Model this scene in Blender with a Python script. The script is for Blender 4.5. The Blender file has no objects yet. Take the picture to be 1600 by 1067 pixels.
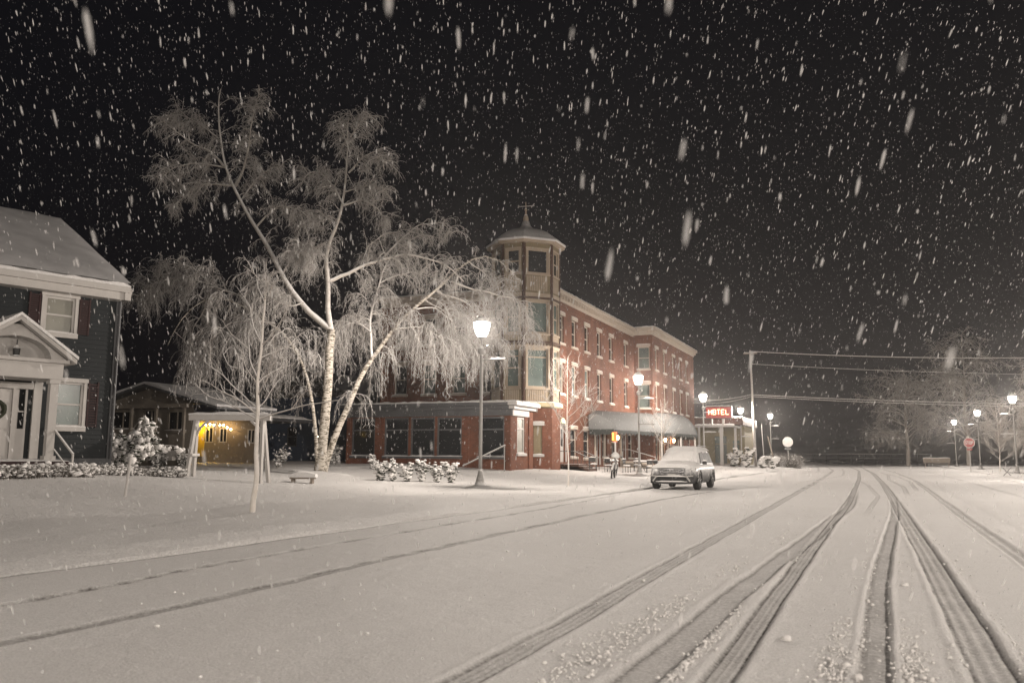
import bpy, math, random
import numpy as np
from mathutils import Vector, Matrix
R = math.radians
rng = np.random.default_rng(7)
random.seed(7)
S = bpy.context.scene
C = S.collection

# ---------------------------------------------------------------- camera, world, exposure
cam_d = bpy.data.cameras.new('camera')
cam = bpy.data.objects.new('camera', cam_d); C.objects.link(cam)
cam_d.sensor_width = 36.0
cam_d.lens = 1333.0 / 1600.0 * 36.0
cam_d.clip_start = 0.1; cam_d.clip_end = 6000
cam.location = (0, 0, 1.4)
cam.rotation_euler = (Matrix.Rotation(R(23.15), 4, 'Z') @ Matrix.Rotation(R(90 + 7.585), 4, 'X') @ Matrix.Rotation(R(0.35), 4, 'Z')).to_euler()
cam_d.dof.use_dof = True
cam_d.dof.focus_distance = 32.0
cam_d.dof.aperture_fstop = 2.4
S.camera = cam

W = bpy.data.worlds.new('World'); S.world = W; W.use_nodes = True
nt = W.node_tree; nt.nodes.clear()
wo = nt.nodes.new('ShaderNodeOutputWorld'); bg = nt.nodes.new('ShaderNodeBackground')
sky = nt.nodes.new('ShaderNodeTexSky'); sky.sky_type = 'NISHITA'; sky.sun_disc = False
sky.sun_elevation = R(-4.0); sky.sun_rotation = R(200)
mixw = nt.nodes.new('ShaderNodeMixRGB'); mixw.blend_type = 'ADD'; mixw.inputs[0].default_value = 1.0
NIGHT_GLOW = (0.0030, 0.0029, 0.0040, 1)
mixw.inputs[2].default_value = (NIGHT_GLOW[0] / .05, NIGHT_GLOW[1] / .05, NIGHT_GLOW[2] / .05, 1)
nt.links.new(sky.outputs[0], mixw.inputs[1]); nt.links.new(mixw.outputs[0], bg.inputs[0])
bg.inputs[1].default_value = 0.05
nt.links.new(bg.outputs[0], wo.inputs[0])

S.view_settings.view_transform = 'Standard'; S.view_settings.look = 'None'
S.view_settings.exposure = 0.0; S.view_settings.gamma = 1.0; S.view_settings.use_curve_mapping = False
S.render.engine = 'CYCLES'
S.cycles.max_bounces = 5; S.cycles.diffuse_bounces = 2; S.cycles.glossy_bounces = 2
S.cycles.transmission_bounces = 3; S.cycles.volume_bounces = 0; S.cycles.transparent_max_bounces = 10
S.cycles.use_light_tree = True
S.cycles.sample_clamp_indirect = 3.0
S.cycles.caustics_reflective = False; S.cycles.caustics_refractive = False
S.cycles.volume_step_rate = 4
S.cycles.use_denoising = True; S.cycles.denoiser = 'OPENIMAGEDENOISE'; S.cycles.denoising_prefilter = 'ACCURATE'; S.cycles.denoising_input_passes = 'RGB_ALBEDO_NORMAL'
LAMP = 15500.0        # watts of a street lamp's burner
HAZE = 0.00048         # density of the snowy air

# ---------------------------------------------------------------- materials
MATS = {}
def new_mat(name):
    m = bpy.data.materials.new(name); m.use_nodes = True
    return m, m.node_tree, m.node_tree.nodes['Principled BSDF']
def N(t, kind, **kw):
    n = t.nodes.new(kind)
    for k, v in kw.items(): setattr(n, k, v)
    return n
SNOW = (0.80, 0.785, 0.77, 1)
def mat(name, col, rough=.7, var=.15, scale=6., bump=0., dust=0., metal=0., spec=.3, dust_edge=(.35, .75), stretch=None, bscale=None):
    """plain surface: base colour with noisy variation, relief, and snow lying on faces that look up"""
    if name in MATS: return MATS[name]
    m, t, p = new_mat(name); MATS[name] = m
    tc = N(t, 'ShaderNodeTexCoord'); mp = N(t, 'ShaderNodeMapping')
    t.links.new(tc.outputs['Object'], mp.inputs[0])
    if stretch: mp.inputs['Scale'].default_value = stretch
    no = N(t, 'ShaderNodeTexNoise'); no.inputs['Scale'].default_value = scale; no.inputs['Detail'].default_value = 5
    t.links.new(mp.outputs[0], no.inputs[0])
    mx = N(t, 'ShaderNodeMixRGB'); t.links.new(no.outputs[0], mx.inputs[0])
    mx.inputs[1].default_value = (*[c * (1 - var * 1.6) for c in col[:3]], 1)
    mx.inputs[2].default_value = (*[min(1, c * (1 + var * 1.4)) for c in col[:3]], 1)
    out = mx.outputs[0]
    if dust > 0:
        ge = N(t, 'ShaderNodeNewGeometry'); sx = N(t, 'ShaderNodeSeparateXYZ'); t.links.new(ge.outputs['Normal'], sx.inputs[0])
        n2 = N(t, 'ShaderNodeTexNoise'); n2.inputs['Scale'].default_value = 9; n2.inputs['Detail'].default_value = 4
        t.links.new(tc.outputs['Object'], n2.inputs[0])
        ad = N(t, 'ShaderNodeMath', operation='MULTIPLY_ADD'); t.links.new(n2.outputs[0], ad.inputs[0]); ad.inputs[1].default_value = .5; 
        t.links.new(sx.outputs[2], ad.inputs[2])
        mr = N(t, 'ShaderNodeMapRange'); t.links.new(ad.outputs[0], mr.inputs[0])
        mr.inputs[1].default_value = dust_edge[0]; mr.inputs[2].default_value = dust_edge[1]; mr.inputs[4].default_value = dust
        m2 = N(t, 'ShaderNodeMixRGB'); t.links.new(mr.outputs[0], m2.inputs[0]); t.links.new(out, m2.inputs[1]); m2.inputs[2].default_value = SNOW
        out = m2.outputs[0]
    t.links.new(out, p.inputs['Base Color'])
    p.inputs['Roughness'].default_value = rough; p.inputs['Metallic'].default_value = metal
    p.inputs['Specular IOR Level'].default_value = spec
    if bump > 0:
        b = N(t, 'ShaderNodeBump'); b.inputs['Strength'].default_value = bump; b.inputs['Distance'].default_value = .02
        n3 = N(t, 'ShaderNodeTexNoise'); n3.inputs['Scale'].default_value = bscale or scale * 4; n3.inputs['Detail'].default_value = 6
        t.links.new(mp.outputs[0], n3.inputs[0]); t.links.new(n3.outputs[0], b.inputs['Height']); t.links.new(b.outputs[0], p.inputs['Normal'])
    return m
def emit(name, col, s):
    if name in MATS: return MATS[name]
    m, t, p = new_mat(name); MATS[name] = m
    p.inputs['Base Color'].default_value = (*[min(.8, c) for c in col], 1)
    p.inputs['Emission Color'].default_value = (*col, 1); p.inputs['Emission Strength'].default_value = s
    return m
def brick(name, c1, c2, mortar):
    m, t, p = new_mat(name); MATS[name] = m
    tc = N(t, 'ShaderNodeTexCoord'); sx = N(t, 'ShaderNodeSeparateXYZ'); t.links.new(tc.outputs['Object'], sx.inputs[0])
    a = N(t, 'ShaderNodeMath', operation='ADD'); t.links.new(sx.outputs[0], a.inputs[0]); t.links.new(sx.outputs[1], a.inputs[1])
    cb = N(t, 'ShaderNodeCombineXYZ'); t.links.new(a.outputs[0], cb.inputs[0]); t.links.new(sx.outputs[2], cb.inputs[1])
    br = N(t, 'ShaderNodeTexBrick'); t.links.new(cb.outputs[0], br.inputs[0])
    br.inputs['Scale'].default_value = 1.0; br.inputs['Brick Width'].default_value = .22; br.inputs['Row Height'].default_value = .075
    br.inputs['Mortar Size'].default_value = .010; br.inputs['Mortar Smooth'].default_value = .3
    br.inputs['Color1'].default_value = (*c1, 1); br.inputs['Color2'].default_value = (*c2, 1); br.inputs['Mortar'].default_value = (*mortar, 1)
    no = N(t, 'ShaderNodeTexNoise'); no.inputs['Scale'].default_value = .7; no.inputs['Detail'].default_value = 7; t.links.new(tc.outputs['Object'], no.inputs[0])
    mr = N(t, 'ShaderNodeMapRange'); t.links.new(no.outputs[0], mr.inputs[0]); mr.inputs[1].default_value = .3; mr.inputs[2].default_value = .7; mr.inputs[3].default_value = .65; mr.inputs[4].default_value = 1.2
    mx = N(t, 'ShaderNodeMixRGB', blend_type='MULTIPLY'); mx.inputs[0].default_value = 1; t.links.new(br.outputs[0], mx.inputs[1]); t.links.new(mr.outputs[0], mx.inputs[2])
    t.links.new(mx.outputs[0], p.inputs['Base Color']); p.inputs['Roughness'].default_value = .85; p.inputs['Specular IOR Level'].default_value = .2
    b = N(t, 'ShaderNodeBump'); b.inputs['Strength'].default_value = .5; b.inputs['Distance'].default_value = .01; b.invert = True
    t.links.new(br.outputs['Fac'], b.inputs['Height']); t.links.new(b.outputs[0], p.inputs['Normal'])
    return m
def snow_mat(name, tracks=False, fine=38., rel=.75):
    m, t, p = new_mat(name); MATS[name] = m
    tc = N(t, 'ShaderNodeTexCoord')
    n1 = N(t, 'ShaderNodeTexNoise'); n1.inputs['Scale'].default_value = .35; n1.inputs['Detail'].default_value = 4; t.links.new(tc.outputs['Object'], n1.inputs[0])
    mx = N(t, 'ShaderNodeMixRGB'); t.links.new(n1.outputs[0], mx.inputs[0])
    mx.inputs[1].default_value = (.72, .70, .685, 1); mx.inputs[2].default_value = (.82, .805, .79, 1)
    out = mx.outputs[0]
    n2 = N(t, 'ShaderNodeTexNoise'); n2.inputs['Scale'].default_value = fine; n2.inputs['Detail'].default_value = 6; n2.inputs['Roughness'].default_value = .75
    t.links.new(tc.outputs['Object'], n2.inputs[0])
    n3 = N(t, 'ShaderNodeTexNoise'); n3.inputs['Scale'].default_value = 5.; n3.inputs['Detail'].default_value = 4; t.links.new(tc.outputs['Object'], n3.inputs[0])
    s3 = N(t, 'ShaderNodeMath', operation='MULTIPLY_ADD'); t.links.new(n3.outputs[0], s3.inputs[0]); s3.inputs[1].default_value = 1.2; t.links.new(n2.outputs[0], s3.inputs[2])
    b = N(t, 'ShaderNodeBump'); b.inputs['Strength'].default_value = rel; b.inputs['Distance'].default_value = .05
    t.links.new(s3.outputs[0], b.inputs['Height']); t.links.new(b.outputs[0], p.inputs['Normal'])
    n5 = N(t, 'ShaderNodeTexNoise'); n5.inputs['Scale'].default_value = fine * 1.6; n5.inputs['Detail'].default_value = 3; t.links.new(tc.outputs['Object'], n5.inputs[0])  # sparkle and fine relief of the snow, put into its colour
    m5 = N(t, 'ShaderNodeMapRange'); t.links.new(n5.outputs[0], m5.inputs[0]); m5.inputs[1].default_value = .3; m5.inputs[2].default_value = .7; m5.inputs[3].default_value = .80; m5.inputs[4].default_value = 1.10
    mg = N(t, 'ShaderNodeMixRGB', blend_type='MULTIPLY'); mg.inputs[0].default_value = 1; t.links.new(out, mg.inputs[1]); t.links.new(m5.outputs[0], mg.inputs[2]); out = mg.outputs[0]
    if tracks:   # packed slush in the wheel tracks shows the asphalt through
        at = N(t, 'ShaderNodeAttribute', attribute_name='packed')
        n4 = N(t, 'ShaderNodeTexNoise'); n4.inputs['Scale'].default_value = 26.; n4.inputs['Detail'].default_value = 5; t.links.new(tc.outputs['Object'], n4.inputs[0])
        mr = N(t, 'ShaderNodeMapRange'); t.links.new(n4.outputs[0], mr.inputs[0]); mr.inputs[1].default_value = .32; mr.inputs[2].default_value = .62; mr.inputs[3].default_value = .45; mr.inputs[4].default_value = 1.1
        ml = N(t, 'ShaderNodeMath', operation='MULTIPLY', use_clamp=True); t.links.new(at.outputs['Fac'], ml.inputs[0]); t.links.new(mr.outputs[0], ml.inputs[1])
        m2 = N(t, 'ShaderNodeMixRGB'); t.links.new(ml.outputs[0], m2.inputs[0]); t.links.new(out, m2.inputs[1]); m2.inputs[2].default_value = (.125, .115, .105, 1)
        out = m2.outputs[0]
    t.links.new(out, p.inputs['Base Color']); p.inputs['Roughness'].default_value = .75; p.inputs['Specular IOR Level'].default_value = .25
    return m
M_SNOW = snow_mat('fresh_snow'); M_ROAD = snow_mat('road_snow', True); M_LAWN = snow_mat('lawn_snow', False, 22., .9)
M_BRICK = brick('red_brick', (.185, .060, .033), (.125, .041, .024), (.13, .09, .062))
M_TRIM = mat('pale_trim', (.42, .36, .30), .6, .08, 4., dust=1., dust_edge=(.5, .8))
M_WHITE = mat('white_paint', (.42, .40, .38), .55, .05, 4., dust=1., dust_edge=(.5, .8))
M_TAN = mat('tan_paint', (.19, .15, .088), .6, .12, 3., dust=1., dust_edge=(.5, .8))
M_TAN2 = mat('pinkish_trim_paint', (.36, .29, .22), .6, .1, 3., dust=1., dust_edge=(.5, .8))
M_BROWN = mat('dark_brown_paint', (.065, .030, .018), .6, .15, 3., dust=1., dust_edge=(.5, .8))
M_GREY = mat('grey_trim', (.085, .086, .09), .6, .1, 3., dust=1., dust_edge=(.5, .8))
M_BLUE = mat('blue_siding', (.013, .016, .018), .65, .1, 2., dust=1., dust_edge=(.5, .8))
M_BEIGE = mat('beige_siding', (.20, .175, .145), .7, .1, 2., dust=1., dust_edge=(.5, .8))
M_SHUT = mat('maroon_shutter', (.027, .010, .010), .6, .1, 4., dust=1., dust_edge=(.6, .9))
M_GLASS = mat('dark_glass', (.012, .014, .016), .08, .2, 2., spec=.6)
M_CURTAIN = mat('curtained_glass', (.085, .115, .105), .25, .35, 1.2, spec=.6)
M_BLIND = mat('blind_behind_glass', (.16, .155, .125), .3, .2, 1.5, spec=.5)
M_SHINGLE = mat('roof_shingles', (.05, .05, .052), .9, .2, 8., .3, dust=.82, dust_edge=(.45, .95))
M_ROOF = mat('snowed_roof', (.05, .05, .052), .9, .2, 8., .2, dust=.9, dust_edge=(.2, .75))
M_DOME = mat('dome_shingles', (.075, .07, .065), .85, .2, 6., .3, dust=.7, dust_edge=(.25, 1.05))
M_AWN = mat('dark_awning_cloth', (.06, .064, .064), .8, .2, 3., .2, dust=.12, dust_edge=(-.1, .9))
M_METAL = mat('painted_metal', (.34, .33, .315), .5, .08, 5., dust=1., dust_edge=(.5, .8), metal=0.)
M_DARKM = mat('dark_metal', (.035, .035, .035), .5, .2, 5., dust=1., dust_edge=(.55, .85))
M_WOOD = mat('weathered_wood', (.19, .16, .13), .8, .2, 3., .4, dust=1., dust_edge=(.5, .8), stretch=(6, 6, .8))
M_FROST = mat('frosted_twigs', (.30, .28, .26), .8, .22, 3.5, 0., dust=.75, dust_edge=(.15, .8))
M_FROST2 = mat('frosted_branches', (.37, .34, .31), .8, .15, 3., 0., dust=.8, dust_edge=(.1, .7))
M_DIMTWIG = mat('dim_twigs', (.30, .26, .22), .8, .2, 1., 0., dust=.8, dust_edge=(.2, .8))
M_LIMB = mat('snowy_limbs', (.36, .33, .295), .85, .18, 5., .6, dust=.9, dust_edge=(.05, .75), bscale=30.)
M_GREEN = mat('dark_foliage', (.030, .034, .020), .8, .3, 6., .3, dust=.9, dust_edge=(.55, .95))
M_CRUST = mat('snow_clumps', (.74, .72, .70), .8, .05, 8., .5)
M_CAR = mat('grey_car_paint', (.055, .055, .057), .35, .1, 3., dust=.95, dust_edge=(.18, .75), spec=.5)
M_TYRE = mat('tyre_rubber', (.022, .022, .022), .85, .1, 5., dust=.9, dust_edge=(.5, .9))
M_CHROME = mat('bright_metal', (.55, .55, .55), .25, .05, 5., metal=.9, dust=.9, dust_edge=(.6, .9))
M_LAMPG, _t, _p = new_mat('lit_lamp_glass')       # frosted glass: glows and lets the bulb's light through
_e = N(_t, 'ShaderNodeEmission'); _e.inputs[0].default_value = (1.0, .93, .84, 1); _e.inputs[1].default_value = 14.
_tr = N(_t, 'ShaderNodeBsdfTransparent'); _mx = N(_t, 'ShaderNodeMixShader'); _mx.inputs[0].default_value = .5
_t.links.new(_tr.outputs[0], _mx.inputs[1]); _t.links.new(_e.outputs[0], _mx.inputs[2]); _t.links.new(_mx.outputs[0], _t.nodes['Material Output'].inputs[0])
M_LAMPG.use_transparent_shadow = True
def bulb_light(watts):
    """the burner inside a street lantern: throws its light outward more than straight down"""
    l = bpy.data.lights.new('bulb', 'POINT'); l.energy = watts; l.shadow_soft_size = .10; l.color = (1.0, .892, .79)
    l.use_nodes = True; t = l.node_tree; e = t.nodes['Emission']
    tc = N(t, 'ShaderNodeTexCoord'); sx = N(t, 'ShaderNodeSeparateXYZ'); mr = N(t, 'ShaderNodeMapRange'); fc = N(t, 'ShaderNodeFloatCurve')
    t.links.new(tc.outputs['Normal'], sx.inputs[0]); t.links.new(sx.outputs[2], mr.inputs[0]); mr.inputs[1].default_value = -1; mr.inputs[2].default_value = 1
    t.links.new(mr.outputs[0], fc.inputs['Value']); c = fc.mapping.curves[0]
    pts = [(0, .60), (.06, .34), (.15, .36), (.27, .56), (.36, .80), (.43, .88), (.50, .78), (.60, .64), (1, .42)]
    c.points[0].location = pts[0]; c.points[1].location = pts[-1]
    for p in pts[1:-1]: c.points.new(*p)
    fc.mapping.update(); t.links.new(fc.outputs[0], e.inputs[1])
    return l
M_NEON = emit('neon_letters', (1.0, .50, .26), 4.)
M_NEONR = emit('red_lit_sign_face', (1.0, .050, .022), .22); M_NEONR.node_tree.nodes['Principled BSDF'].inputs['Base Color'].default_value = (.14, .015, .01, 1)
M_REDBOX = emit('orange_red_lit_panel', (1.0, .10, .02), 1.8)
M_WARM = emit('warm_bulb', (1.0, .62, .26), 95.)
def bark():
    m, t, p = new_mat('birch_bark')
    tc = N(t, 'ShaderNodeTexCoord'); mp = N(t, 'ShaderNodeMapping'); mp.inputs['Scale'].default_value = (3, 3, 9); t.links.new(tc.outputs['Object'], mp.inputs[0])
    n = N(t, 'ShaderNodeTexNoise'); n.inputs['Scale'].default_value = 1.6; n.inputs['Detail'].default_value = 7; n.inputs['Roughness'].default_value = .7; t.links.new(mp.outputs[0], n.inputs[0])
    cr = N(t, 'ShaderNodeValToRGB'); t.links.new(n.outputs[0], cr.inputs[0])
    cr.color_ramp.elements[0].position = .43; cr.color_ramp.elements[0].color = (.08, .066, .045, 1)
    cr.color_ramp.elements[1].position = .52; cr.color_ramp.elements[1].color = (.42, .385, .335, 1)
    t.links.new(cr.outputs[0], p.inputs['Base Color']); p.inputs['Roughness'].default_value = .8
    b = N(t, 'ShaderNodeBump'); b.inputs['Strength'].default_value = .7; b.inputs['Distance'].default_value = .03; t.links.new(n.outputs[0], b.inputs['Height']); t.links.new(b.outputs[0], p.inputs['Normal'])
    return m
M_BARK = bark()

# ---------------------------------------------------------------- building blocks
def tag(o, label=None, cat=None, group=None, kind=None):
    if label: o['label'] = label
    if cat: o['category'] = cat
    if group: o['group'] = group
    if kind: o['kind'] = kind
    return o
def root_loc(p):
    while p is not None and p.parent is not None: p = p.parent
    return np.array(p.location) if p is not None else np.zeros(3)
def thing(name, label, cat, loc, group=None):
    o = bpy.data.objects.new(name, None); C.objects.link(o); o.location = loc; o.empty_display_size = .3
    return tag(o, label, cat, group)
def fast_mesh(name, v, f, mat_, parent=None, smooth=False, off=None):
    """v (n,3), f (m,k) arrays"""
    v = np.asarray(v, np.float32).reshape(-1, 3); f = np.asarray(f, np.int32)
    o_ = root_loc(parent) if off is None else np.array(off)
    v = v - o_.astype(np.float32)
    me = bpy.data.meshes.new(name); n, k = len(f), f.shape[1]
    me.vertices.add(len(v)); me.vertices.foreach_set('co', v.ravel())
    me.loops.add(n * k); me.loops.foreach_set('vertex_index', f.ravel())
    me.polygons.add(n); me.polygons.foreach_set('loop_start', np.arange(0, n * k, k, dtype=np.int32))
    me.update(calc_edges=True)
    if smooth: me.polygons.foreach_set('use_smooth', np.ones(n, bool))
    me.materials.append(mat_)
    o = bpy.data.objects.new(name, me); C.objects.link(o)
    if parent is not None: o.parent = parent
    elif off is not None: o.location = off
    return o
class MB:
    """collects shapes, links them as one mesh object"""
    def __init__(s): s.v = []; s.f = []
    def add(s, vs, fs):
        b = len(s.v); s.v += [tuple(map(float, q)) for q in vs]; s.f += [tuple(b + i for i in q) for q in fs]; return s
    def box(s, x0, x1, y0, y1, z0, z1):
        return s.add([(x0, y0, z0), (x1, y0, z0), (x1, y1, z0), (x0, y1, z0), (x0, y0, z1), (x1, y0, z1), (x1, y1, z1), (x0, y1, z1)],
                     [(0, 3, 2, 1), (4, 5, 6, 7), (0, 1, 5, 4), (1, 2, 6, 5), (2, 3, 7, 6), (3, 0, 4, 7)])
    def fbox(s, F, u0, u1, v0, v1, d0, d1):
        P = [F(u, v, d) for d in (d0, d1) for (u, v) in ((u0, v0), (u1, v0), (u1, v1), (u0, v1))]
        return s.add(P, [(0, 3, 2, 1), (4, 5, 6, 7), (0, 1, 5, 4), (1, 2, 6, 5), (2, 3, 7, 6), (3, 0, 4, 7)])
    def beam(s, a, b, w, h=None, n=4, w1=None):
        a = Vector(a); b = Vector(b); d = (b - a).normalized(); h = h or w
        up = Vector((0, 0, 1)) if abs(d.z) < .95 else Vector((1, 0, 0))
        x = d.cross(up).normalized(); y = x.cross(d).normalized(); w1 = w1 or w
        P = []
        for p, ww in ((a, w), (b, w1)):
            hh = h * ww / w
            for (i, j) in ((-1, -1), (1, -1), (1, 1), (-1, 1)): P.append(p + x * (i * ww / 2) + y * (j * hh / 2))
        return s.add(P, [(0, 1, 2, 3), (7, 6, 5, 4), (0, 4, 5, 1), (1, 5, 6, 2), (2, 6, 7, 3), (3, 7, 4, 0)])
    def tube(s, pts, r, n=6, closed=False):
        pts = [Vector(p) for p in pts]; K = len(pts); b0 = len(s.v)
        rr = r if hasattr(r, '__len__') else [r] * K
        vs = []; ref = None
        for i, p in enumerate(pts):
            d = (pts[(i + 1) % K] - pts[i - 1]) if closed else (pts[min(i + 1, K - 1)] - pts[max(i - 1, 0)])
            d.normalize()
            if ref is None: ref = Vector((0, 0, 1)) if abs(d.z) < .9 else Vector((1, 0, 0))
            x = d.cross(ref)
            if x.length < 1e-3: x = d.cross(Vector((.3, .9, .1)))
            x.normalize(); y = d.cross(x)
            for k in range(n):
                a = 2 * math.pi * k / n; vs.append(p + (x * math.cos(a) + y * math.sin(a)) * rr[i])
        fs = []
        for i in range(K if closed else K - 1):
            j = (i + 1) % K
            for k in range(n): fs.append((i * n + k, i * n + (k + 1) % n, j * n + (k + 1) % n, j * n + k))
        if not closed: fs.append(tuple(range(n - 1, -1, -1))); fs.append(tuple((K - 1) * n + k for k in range(n)))
        return s.add(vs, fs)
    def lathe(s, prof, c, n=12, rot=0.):
        vs = []
        for (r, z) in prof:
            for k in range(n):
                a = 2 * math.pi * (k + rot) / n; vs.append((c[0] + r * math.cos(a), c[1] + r * math.sin(a), c[2] + z))
        fs = []
        for i in range(len(prof) - 1):
            for k in range(n): fs.append((i * n + k, i * n + (k + 1) % n, (i + 1) * n + (k + 1) % n, (i + 1) * n + k))
        fs.append(tuple(range(n - 1, -1, -1))); fs.append(tuple((len(prof) - 1) * n + k for k in range(n)))
        return s.add(vs, fs)
    def prism(s, poly, F, d0, d1):
        """poly of (u,v) extruded in depth"""
        n = len(poly); P = [F(u, v, d0) for u, v in poly] + [F(u, v, d1) for u, v in poly]
        return s.add(P, [tuple(range(n - 1, -1, -1)), tuple(range(n, 2 * n))] + [(i, (i + 1) % n, n + (i + 1) % n, n + i) for i in range(n)])
    def build(s, name, m, parent=None, smooth=False, off=None):
        o_ = root_loc(parent) if off is None else np.array(off)
        me = bpy.data.meshes.new(name)
        me.from_pydata([tuple(np.array(q) - o_) for q in s.v], [], s.f); me.update()
        if smooth: me.polygons.foreach_set('use_smooth', np.ones(len(me.polygons), bool))
        me.materials.append(m)
        o = bpy.data.objects.new(name, me); C.objects.link(o)
        if parent is not None: o.parent = parent
        elif off is not None: o.location = off
        return o
def frame(ox, oy, oz, ux, uy):
    """wall frame: u along (ux,uy), v up, d outward (to the right hand of u ... (uy,-ux))"""
    l = math.hypot(ux, uy); ux /= l; uy /= l
    return lambda u, v, d: (ox + ux * u + uy * d, oy + uy * u - ux * d, oz + v)
def wall(F, w, h, holes, depth=.14, top=None):
    """wall face on d=0 with real openings: holes = (u0,u1,v0,v1)"""
    mb = MB(); us = sorted({0, w, *[x for q in holes for x in q[:2]]}); vs = sorted({0, h, *[x for q in holes for x in q[2:4]]})
    for i in range(len(us) - 1):
        for j in range(len(vs) - 1):
            uc = (us[i] + us[i + 1]) / 2; vc = (vs[j] + vs[j + 1]) / 2
            if any(q[0] < uc < q[1] and q[2] < vc < q[3] for q in holes): continue
            mb.add([F(us[i], vs[j], 0), F(us[i + 1], vs[j], 0), F(us[i + 1], vs[j + 1], 0), F(us[i], vs[j + 1], 0)], [(0, 1, 2, 3)])
    for (a, b, c, d) in [q[:4] for q in holes]:
        mb.add([F(a, c, 0), F(b, c, 0), F(b, d, 0), F(a, d, 0), F(a, c, -depth), F(b, c, -depth), F(b, d, -depth), F(a, d, -depth)],
               [(1, 0, 4, 5), (2, 1, 5, 6), (3, 2, 6, 7), (0, 3, 7, 4)])
    return mb
def window(F, q, parent, fm, gm=None, depth=.12, fw=.07, rail=(.5,), mull=(), sill=None, lintel=None, pan=None, sm=None):
    """sash frame sunk in an opening, its pane a sub-part, sill and lintel proud of the wall"""
    a, b, c, d = q[:4]; mb = MB(); D0, D1 = -depth - .02, -depth + .05
    mb.fbox(F, a, b, c, c + fw, D0, D1); mb.fbox(F, a, b, d - fw, d, D0, D1)
    mb.fbox(F, a, a + fw, c + fw, d - fw, D0, D1 - .002); mb.fbox(F, b - fw, b, c + fw, d - fw, D0, D1 - .002)
    for r_ in rail:
        v = c + (d - c) * r_; mb.fbox(F, a + fw, b - fw, v - fw * .4, v + fw * .4, D0, D1 - .006)
    for r_ in mull:
        u = a + (b - a) * r_; mb.fbox(F, u - fw * .4, u + fw * .4, c + fw, d - fw, D0, D1 - .01)
    w = mb.build('window', fm, parent)
    MB().add([F(a, c, -depth), F(b, c, -depth), F(b, d, -depth), F(a, d, -depth)], [(0, 1, 2, 3)]).build('pane', gm or M_GLASS, w)
    if sill:
        MB().fbox(F, a - sill, b + sill, c - .14, c - .002, -.05, .13).build('sill', sm or fm, parent)
        MB().add(*snowpad(F, a - sill, b + sill, c - .002, -.05, .12, .06)).build('sill_snow', M_SNOW, parent)
    if lintel: 
        MB().fbox(F, a - lintel, b + lintel, d + .002, d + .24, -.05, .09).build('lintel', sm or fm, parent)
        MB().add(*snowpad(F, a - lintel, b + lintel, d + .24, -.02, .085, .05)).build('lintel_snow', M_SNOW, parent)
    return w
def snowpad(F, u0, u1, v, d0, d1, t):
    """a low uneven pillow of snow on a ledge"""
    n = max(3, int((u1 - u0) / .25)); vs = []; fs = []
    for i in range(n + 1):
        u = u0 + (u1 - u0) * i / n; k = t * random.uniform(.7, 1.2) * (.45 if i in (0, n) else 1)
        vs += [F(u, v + .001, d0), F(u, v + k * .8, d0 + (d1 - d0) * .15), F(u, v + k, (d0 + d1) / 2), F(u, v + k * .75, d1 - (d1 - d0) * .1), F(u, v + .001, d1)]
    for i in range(n):
        for k in range(4): fs.append((i * 5 + k, i * 5 + k + 1, i * 5 + 6 + k, i * 5 + 5 + k))
    fs.append((0, 1, 2, 3, 4)); fs.append(tuple(n * 5 + k for k in (4, 3, 2, 1, 0)))
    return vs, fs
def copy_tree(o, parent=None):
    c = o.copy(); C.objects.link(c)
    if parent is not None: c.parent = parent
    for ch in list(o.children): copy_tree(ch, c)
    return c

# ---------------------------------------------------------------- numpy growth of branches, twigs and clumps
def unit(a): return a / np.maximum(np.linalg.norm(a, axis=-1, keepdims=True), 1e-9)
def grow(P0, D0, L, K, grav, jit, up=None):
    """P0,D0 (n,3), L (n,), returns (n,K+1,3); grav bends each step downward"""
    n = len(P0); out = np.zeros((n, K + 1, 3)); out[:, 0] = P0; d = unit(D0.copy()); st = (L / K)[:, None]
    g = np.array([0, 0, -1.]); gr = grav if np.ndim(grav) else np.full(n, grav)
    for i in range(K):
        d = unit(d + g * gr[:, None] * (1 + i * .25) + rng.normal(0, jit, (n, 3)))
        out[:, i + 1] = out[:, i] + d * st
    return out
def tubes(P, Rr, sides=3):
    n, K = P.shape[:2]; T = np.gradient(P, axis=1); T = unit(T)
    ref = unit(rng.normal(0, 1, (n, 1, 3)) * np.ones((1, K, 1)))
    X = unit(np.cross(T, ref)); Y = np.cross(T, X)
    a = np.arange(sides) * 2 * math.pi / sides
    V = P[:, :, None] + (X[:, :, None] * np.cos(a)[:, None] + Y[:, :, None] * np.sin(a)[:, None]) * Rr[:, :, None, None]
    idx = np.arange(n * K * sides).reshape(n, K, sides); A = idx[:, :-1]; B = idx[:, 1:]
    F = np.stack([A, np.roll(A, -1, 2), np.roll(B, -1, 2), B], -1).reshape(-1, 4)
    return V.reshape(-1, 3), F
def merge(parts):
    vs, fs, b = [], [], 0
    for v, f in parts: vs.append(v); fs.append(f + b); b += len(v)
    return np.concatenate(vs), np.concatenate(fs)
def sample_on(P, n, lo=0., w=None):
    """n random points along branches P (m,K,3): position, tangent, parameter"""
    m, K = P.shape[:2]; seg = np.linalg.norm(np.diff(P, axis=1), axis=2).sum(1)
    pr = seg / seg.sum() if w is None else seg * w / (seg * w).sum()
    i = rng.choice(m, n, p=pr); t = rng.uniform(lo, 1, n) * (K - 1); k = np.minimum(t.astype(int), K - 2); f = (t - k)[:, None]
    a, b = P[i, k], P[i, k + 1]
    return a + (b - a) * f, unit(b - a), t / (K - 1)
def side(T, spread=.9, upb=0.):
    r_ = unit(rng.normal(0, 1, T.shape)); r_ = unit(r_ - (r_ * T).sum(-1, keepdims=True) * T)
    return unit(T * (1 - spread) + r_ * spread + np.array([0, 0, upb]))
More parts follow.
